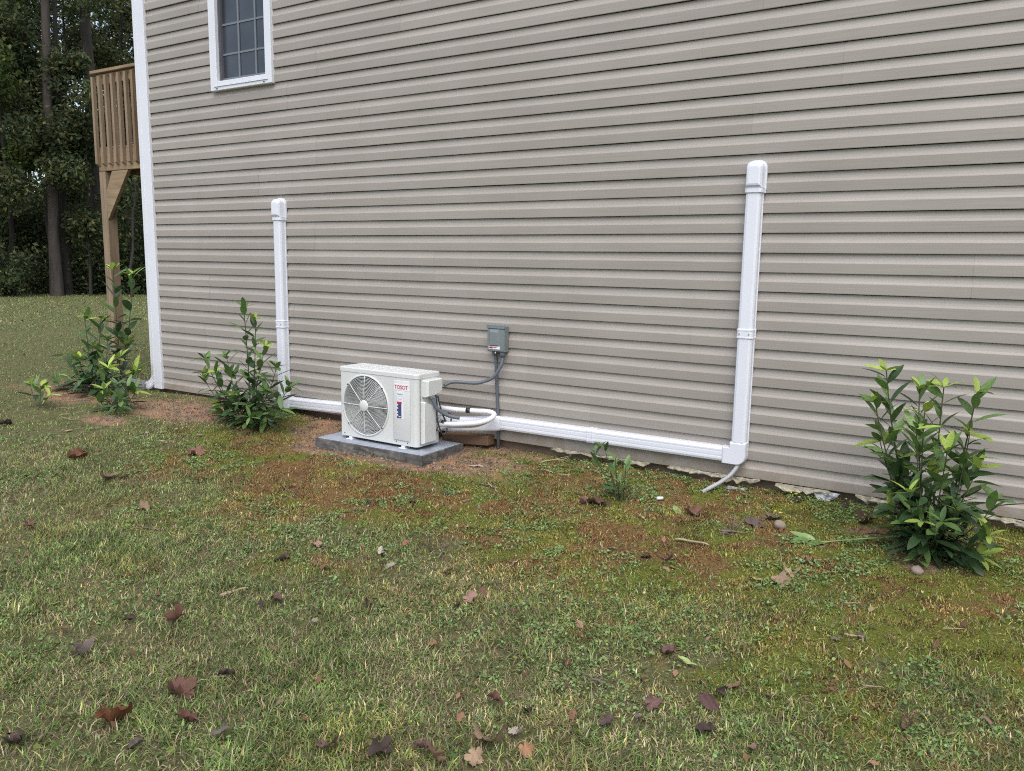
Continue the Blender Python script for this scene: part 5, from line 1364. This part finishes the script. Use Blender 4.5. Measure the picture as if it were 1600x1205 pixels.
# clover and small creeping weeds: round leaflets in patches
def clover(n0, x0, x1, y0, y1, dens, smin, smax, tints, name='clover'):
    x, y = scatter(n0, x0, x1, y0, y1, dens)
    n = len(x); z = ground_z(x, y) + rnd(n, 0.004, 0.022)
    s = rnd(n, smin, smax); a = rnd(n, 0, 6.283)
    tx = rng.normal(0, 0.35, n); ty = rng.normal(0, 0.35, n)
    vv = []
    for k in range(6):
        th = a + k * math.pi / 3; rr_ = s * (1.0 if k % 2 == 0 else 0.82)
        dx, dy = np.cos(th) * rr_, np.sin(th) * rr_
        vv.append(np.stack([x + dx, y + dy, z + dx * tx + dy * ty], -1))
    v = np.stack(vv, 1).reshape(-1, 3)
    f = np.arange(n)[:, None] * 6 + np.arange(6)[None]
    c_ = pick(n, *tints)
    o = link(name, np_mesh(name, v, f, np.repeat(c_, 6, axis=0)), M['weed']); o['kind'] = 'stuff'
CT = ([(0.18, 0.29, 0.10), (0.23, 0.36, 0.14), (0.14, 0.22, 0.08), (0.28, 0.36, 0.12)], (4, 4, 3, 1))
def clover_d(x, y):
    p = sstep(0.52, 0.64, fbm(x, y, 2.3, 191, 4)) * (0.3 + 0.7 * sstep(-3.2, -1.2, y))
    for cx, cy, rx, ry in ((5.85, -1.95, 0.45, 0.30), (4.95, -1.25, 0.30, 0.15), (5.3, -1.45, 0.5, 0.2), (5.0, -0.98, 0.22, 0.1), (4.35, -0.98, 0.22, 0.12), (5.65, -0.17, 0.12, 0.06), (4.45, -0.6, 0.2, 0.1), (1.75, -1.25, 0.4, 0.2), (5.6, -2.3, .5, .3)):
        p = np.maximum(p, 0.95 * ell(x, y, cx, cy, rx, ry))
    return p * (1 - 0.9 * soil_mask(x, y)) * sstep(0.40, 0.55, fbm(x, y, 14, 201, 2))
clover(330000, 0.5, 9.2, -4.4, 0.0, clover_d, 0.0034, 0.0078, CT)
clover(16000, 1.0, 9.2, -4.4, -1.2, lambda x, y: 0.5 * (1 - moss_mask(x, y)) * sstep(0.5, 0.6, fbm(x, y, 4, 211, 3)), 0.006, 0.013, ([(0.10, 0.155, 0.04), (0.17, 0.20, 0.05), (0.07, 0.12, 0.04)], (3, 1, 2)), 'broadleaf_weeds')
# crumbs of soil, mulch and leaf scraps on the bare ground
x, y = scatter(60000, -1.6, 7.4, -1.4, 0.6, lambda x, y: soil_mask(x, y) ** 1.5 * 0.3)
n = len(x)
blades('leaf_litter', x, y, rnd(n, 0.006, 0.030), rnd(n, 0.003, 0.013), rnd(n, 1.0, 1.6), rnd(n, 0, 6.283), pick(n, [(0.22, 0.165, 0.115), (0.12, 0.082, 0.058), (0.36, 0.30, 0.22), (0.07, 0.05, 0.042), (0.26, 0.14, 0.08)], (30, 28, 14, 24, 8)), 'moss', lift=rnd(n, 0.003, 0.010), curve=0.2)
x, y = scatter(1600, 1.0, 9.0, -4.4, -0.2, lambda x, y: 0.35 + 0 * x)
n = len(x)
blades('leaf_litter', x, y, rnd(n, 0.022, 0.045), rnd(n, 0.014, 0.028), rnd(n, 1.1, 1.6), rnd(n, 0, 6.283), pick(n, [(0.24, 0.14, 0.085), (0.15, 0.09, 0.06), (0.34, 0.25, 0.17), (0.20, 0.10, 0.07)], (4, 4, 2, 3)), 'moss', lift=rnd(n, 0.008, 0.020), curve=0.25)
x, y = scatter(9000, 1.0, 9.0, -4.0, 0.0, lambda x, y: 0.25 + 0 * x)
n = len(x)
blades('leaf_litter', x, y, rnd(n, 0.008, 0.026), rnd(n, 0.005, 0.014), rnd(n, 1.1, 1.6), rnd(n, 0, 6.283), pick(n, [(0.25, 0.15, 0.085), (0.12, 0.07, 0.05), (0.40, 0.32, 0.22), (0.06, 0.045, 0.04)], (4, 4, 2, 3)), 'moss', lift=rnd(n, 0.005, 0.022), curve=0.2)

# ------------------------------------------------------------------ the wood beyond the lawn
def leaf_cloud(centers, radii, counts, size, cols, pw, seed, flat=0.8):
    """clumps of leaf quads; returns verts, faces, tints"""
    r2 = np.random.default_rng(seed)
    V = []; T = []
    for c_, r_, n_ in zip(centers, radii, counts):
        d = r2.normal(size=(n_, 3)); d /= np.linalg.norm(d, axis=1)[:, None]
        p = np.array(c_) + d * (r2.random((n_, 1)) ** 0.45) * np.array([r_, r_, r_ * flat])
        a = r2.normal(size=(n_, 3)); a /= np.linalg.norm(a, axis=1)[:, None]
        b_ = np.cross(a, r2.normal(size=(n_, 3))); b_ /= np.linalg.norm(b_, axis=1)[:, None]
        s = r2.uniform(size[0], size[1], (n_, 1))
        V.append(np.stack([p - a * s, p + b_ * s * 0.45, p + a * s, p - b_ * s * 0.45], 1))
        cc = np.array(cols)[r2.choice(len(cols), n_, p=np.array(pw) / np.sum(pw))]
        T.append(cc * r2.uniform(0.65, 1.35, (n_, 1)) * r2.uniform(0.75, 1.25))
    V = np.concatenate(V).reshape(-1, 3); T = np.concatenate(T)
    F = np.arange(len(V)).reshape(-1, 4)
    return V, F, np.repeat(T, 4, axis=0)
FC = [(0.070, 0.092, 0.038), (0.045, 0.068, 0.033), (0.11, 0.13, 0.048), (0.17, 0.16, 0.05), (0.17, 0.11, 0.045)]
CAMX, CAMY = 7.041, -4.841
DIRS = {-250: (-0.949, 0.315), -150: (-0.933, 0.361), -60: (-0.915, 0.404), -30: (-0.908, 0.419), 0: (-0.901, 0.435), 20: (-0.896, 0.445), 45: (-0.889, 0.458), 60: (-0.885, 0.466), 80: (-0.879, 0.476), 88: (-0.8772, 0.480), 104: (-0.872, 0.489), 120: (-0.868, 0.497), 140: (-0.861, 0.508), 158: (-0.8555, 0.518), 185: (-0.847, 0.532), 205: (-0.84, 0.543), 240: (-0.827, 0.562), 280: (-0.811, 0.584), 330: (-0.791, 0.612)}
def wood_spot(u, D):
    dx, dy = DIRS[u]; x = CAMX + dx * D; y = CAMY + dy * D
    return x, y, float(ground_z(x, y, False))
def make_tree(name, lab_, u, D, h, r0, crown0, cr, nleaf, seed, lean=0.02, leaf=(0.05, 0.10), cols=FC, pw=(6, 7, 4, 1, 0.3), nl=9, clump=1.0):
    rs = random.Random(seed)
    x, y, z = wood_spot(u, D)
    root = thing(name, lab_, 'tree', (x, y, z), group='trees beyond the lawn')
    n = 12; a = rs.uniform(0, 6.28)
    pts = [Vector((x + math.cos(a) * lean * h * (k / n) ** 1.3 + rs.uniform(-.06, .06) * (k > 0), y + math.sin(a) * lean * h * (k / n) ** 1.3 + rs.uniform(-.06, .06) * (k > 0), z - 0.2 + (h + .2) * k / n)) for k in range(n + 1)]
    rad = [r0 * (1.25 if k == 0 else 1) * (1 - 0.8 * k / n) for k in range(n + 1)]
    bk = M['bark'] if D < 31.5 and 'pine' in name else M['bark_dark']
    tr = MB().tube(pts, rad, 10).build('trunk', bk, root, fix=False)
    cs = []; rr_ = []
    for k in range(nl):
        t = crown0 + (1 - crown0) * (k + rs.random()) / nl
        p = pts[min(n, int(t * n))]
        aa = rs.uniform(0, 6.28); L = cr * (1.05 - 0.55 * (t - crown0) / (1 - crown0)) * rs.uniform(0.6, 1.1)
        q = p + Vector((math.cos(aa) * L, math.sin(aa) * L, L * rs.uniform(-0.1, 0.45)))
        mid = p.lerp(q, 0.5) + Vector((0, 0, 0.12 * L))
        MB().tube([p, mid, q], [r0 * 0.30 * (1.2 - t), r0 * 0.18 * (1.2 - t), 0.012], 5, caps=False).build('limb', bk, root, fix=False)
        for f in (0.45, 0.75, 1.0):
            cs.append(tuple(p.lerp(q, f) + Vector((rs.uniform(-.3, .3), rs.uniform(-.3, .3), rs.uniform(-.25, .3))))); rr_.append(clump * rs.uniform(0.45, 0.95))
    per = max(20, nleaf // len(cs))
    V, F, T = leaf_cloud(cs, rr_, [per] * len(cs), leaf, cols, pw, seed)
    link('crown', np_mesh('crown', V, F, T), M['wood_leaf'], root)
    return root
make_tree('pine_tree', 'tall straight bare trunk standing free left of the deck railing', 88, 28.4, 22, 0.165, 0.58, 3.0, 9000, 1, 0.03)
make_tree('pine_tree', 'dark trunk rising just behind the left end of the deck railing', 158, 31, 21, 0.24, 0.5, 3.0, 9000, 2, 0.01)
make_tree('broadleaf_tree', 'slim trunk at the wood edge left of the deck post', 104, 29, 13, 0.13, 0.45, 2.4, 9000, 3, 0.02)
make_tree('broadleaf_tree', 'leafy tree with lighter green crown in the upper left corner', 20, 29, 12, 0.075, 0.25, 2.6, 22000, 4, cols=[(0.085, 0.12, 0.03), (0.05, 0.085, 0.025), (0.12, 0.14, 0.03)], pw=(4, 4, 2))
make_tree('broadleaf_tree', 'dark leafy tree filling the left border below the lighter crown', 0, 31, 9, 0.06, 0.10, 2.6, 22000, 5)
make_tree('broadleaf_tree', 'dense dark tree behind the free standing bare trunk', 60, 35, 13, 0.09, 0.08, 3.0, 24000, 6)
make_tree('broadleaf_tree', 'low branching leafy tree screening the middle of the bare trunk', 80, 28.6, 7.2, 0.06, 0.34, 1.9, 15000, 21)
make_tree('broadleaf_tree', 'loose crowned tree with sky gaps between bare trunk and deck railing', 120, 36, 14, 0.10, 0.2, 2.8, 8500, 7, cols=FC, pw=(5, 5, 5, 2, 0.5))
make_tree('broadleaf_tree', 'olive tinted leafy tree above the deck railing by the corner trim', 205, 33, 13, 0.10, 0.2, 2.6, 18000, 8, pw=(4, 4, 5, 4, 1))
make_tree('broadleaf_tree', 'dark leafy tree seen through the deck balusters', 185, 38, 11, 0.10, 0.08, 2.8, 18000, 9)
make_tree('broadleaf_tree', 'leafy tree outside the left border of the wood', -60, 30, 12, 0.14, 0.2, 2.8, 9000, 10)
make_tree('broadleaf_tree', 'leafy tree further outside the left border of the wood', -150, 31, 13, 0.15, 0.2, 3.0, 8000, 11)
make_tree('broadleaf_tree', 'dark tree hidden mostly by the house corner', 240, 34, 12, 0.14, 0.15, 2.8, 8000, 12)
make_tree('sapling_tree', 'thin leaning young tree below the deck floor', 205, 27.5, 6.5, 0.05, 0.35, 1.1, 2600, 13, 0.12, nl=7, clump=0.7)
make_tree('sapling_tree', 'thin upright young tree right of the slim trunk', 140, 28.5, 7.5, 0.05, 0.3, 1.2, 3600, 14, 0.04, nl=8, clump=0.7)
SHL = ['dark undergrowth bush at the left border of the lawn edge', 'undergrowth bush between left border and bare trunk', 'undergrowth bush at the foot of the bare trunk', 'undergrowth bush right of the slim trunk', 'undergrowth bush left of the deck post', 'undergrowth bush behind the deck post', 'undergrowth bush under the deck floor', 'undergrowth bush beside the white downspout', 'undergrowth bush outside the left border', 'undergrowth bush behind the house corner']
for i, (u, D, h, n_) in enumerate(((0, 28.5, 1.5, 2600), (45, 29.8, 1.2, 2000), (80, 31.2, 1.3, 2200), (120, 29.5, 1.2, 2200), (140, 31.5, 2.4, 3500), (158, 30.6, 1.6, 2600), (185, 30.0, 2.2, 3500), (205, 29.5, 2.6, 4000), (-60, 28.4, 1.8, 2600), (240, 29.5, 2.6, 3400))):
    rs = random.Random(300 + i)
    x, y, z = wood_spot(u, D)
    root = thing('undergrowth_bush', SHL[i], 'bush', (x, y, z), group='undergrowth at the wood edge')
    st = MB(); cs = []; rr_ = []
    for k in range(9):
        a = rs.uniform(0, 6.28); q = Vector((x + math.cos(a) * rs.uniform(.2, 1.1), y + math.sin(a) * rs.uniform(.2, 1.1), z + h * rs.uniform(0.25, 0.95)))
        st.tube([(x + rs.uniform(-.2, .2), y + rs.uniform(-.2, .2), z - 0.05), tuple(q)], [0.02, 0.008], 5, caps=False)
        for f in (0.5, 1.0): cs.append(tuple(Vector((x, y, z)).lerp(q, f))); rr_.append(rs.uniform(0.35, 0.7))
    st.build('stems', M['bark_dark'], root, fix=False)
    V, F, T = leaf_cloud(cs, rr_, [n_ // len(cs)] * len(cs), (0.04, 0.085), FC, (5, 8, 3, 1, 0), 400 + i)
    link('foliage', np_mesh('foliage', V, F, T), M['wood_leaf'], root)
# deep wood behind: trunks and leaf masses that read as one
cs = []; rr_ = []; cn = []; tk = MB()
r3 = random.Random(77)
for k in range(330):
    D = r3.uniform(38, 66); w = r3.uniform(-0.07, 0.17)
    ang = math.atan2(0.475, -0.88) - w
    x = CAMX + math.cos(ang) * D; y = CAMY + math.sin(ang) * D
    hh = r3.uniform(0.2, 1.0) ** 1.4 * 13 if k < 230 else r3.uniform(0.2, 5.5)
    if -0.075 < w - 0.0 < 0.045 and hh > 4.0 and k % 5: hh = r3.uniform(0.3, 3.6)
    cs.append((x, y, hh)); rr_.append(r3.uniform(1.2, 2.1)); cn.append(430 if hh < 6.5 else 230)
    if k % 40 == 0: tk.tube([(x, y, -0.2), (x + r3.uniform(-.3, .3), y, 16)], [r3.uniform(0.1, 0.2), 0.06], 7, caps=False)
V, F, T = leaf_cloud(cs, rr_, cn, (0.08, 0.16), FC, (6, 9, 3, 1, 0), 900)
link('far_woods', np_mesh('far_woods', V, F, T), M['wood_leaf'])['kind'] = 'stuff'
tk.build('far_woods', M['bark_dark'], fix=False)['kind'] = 'stuff'
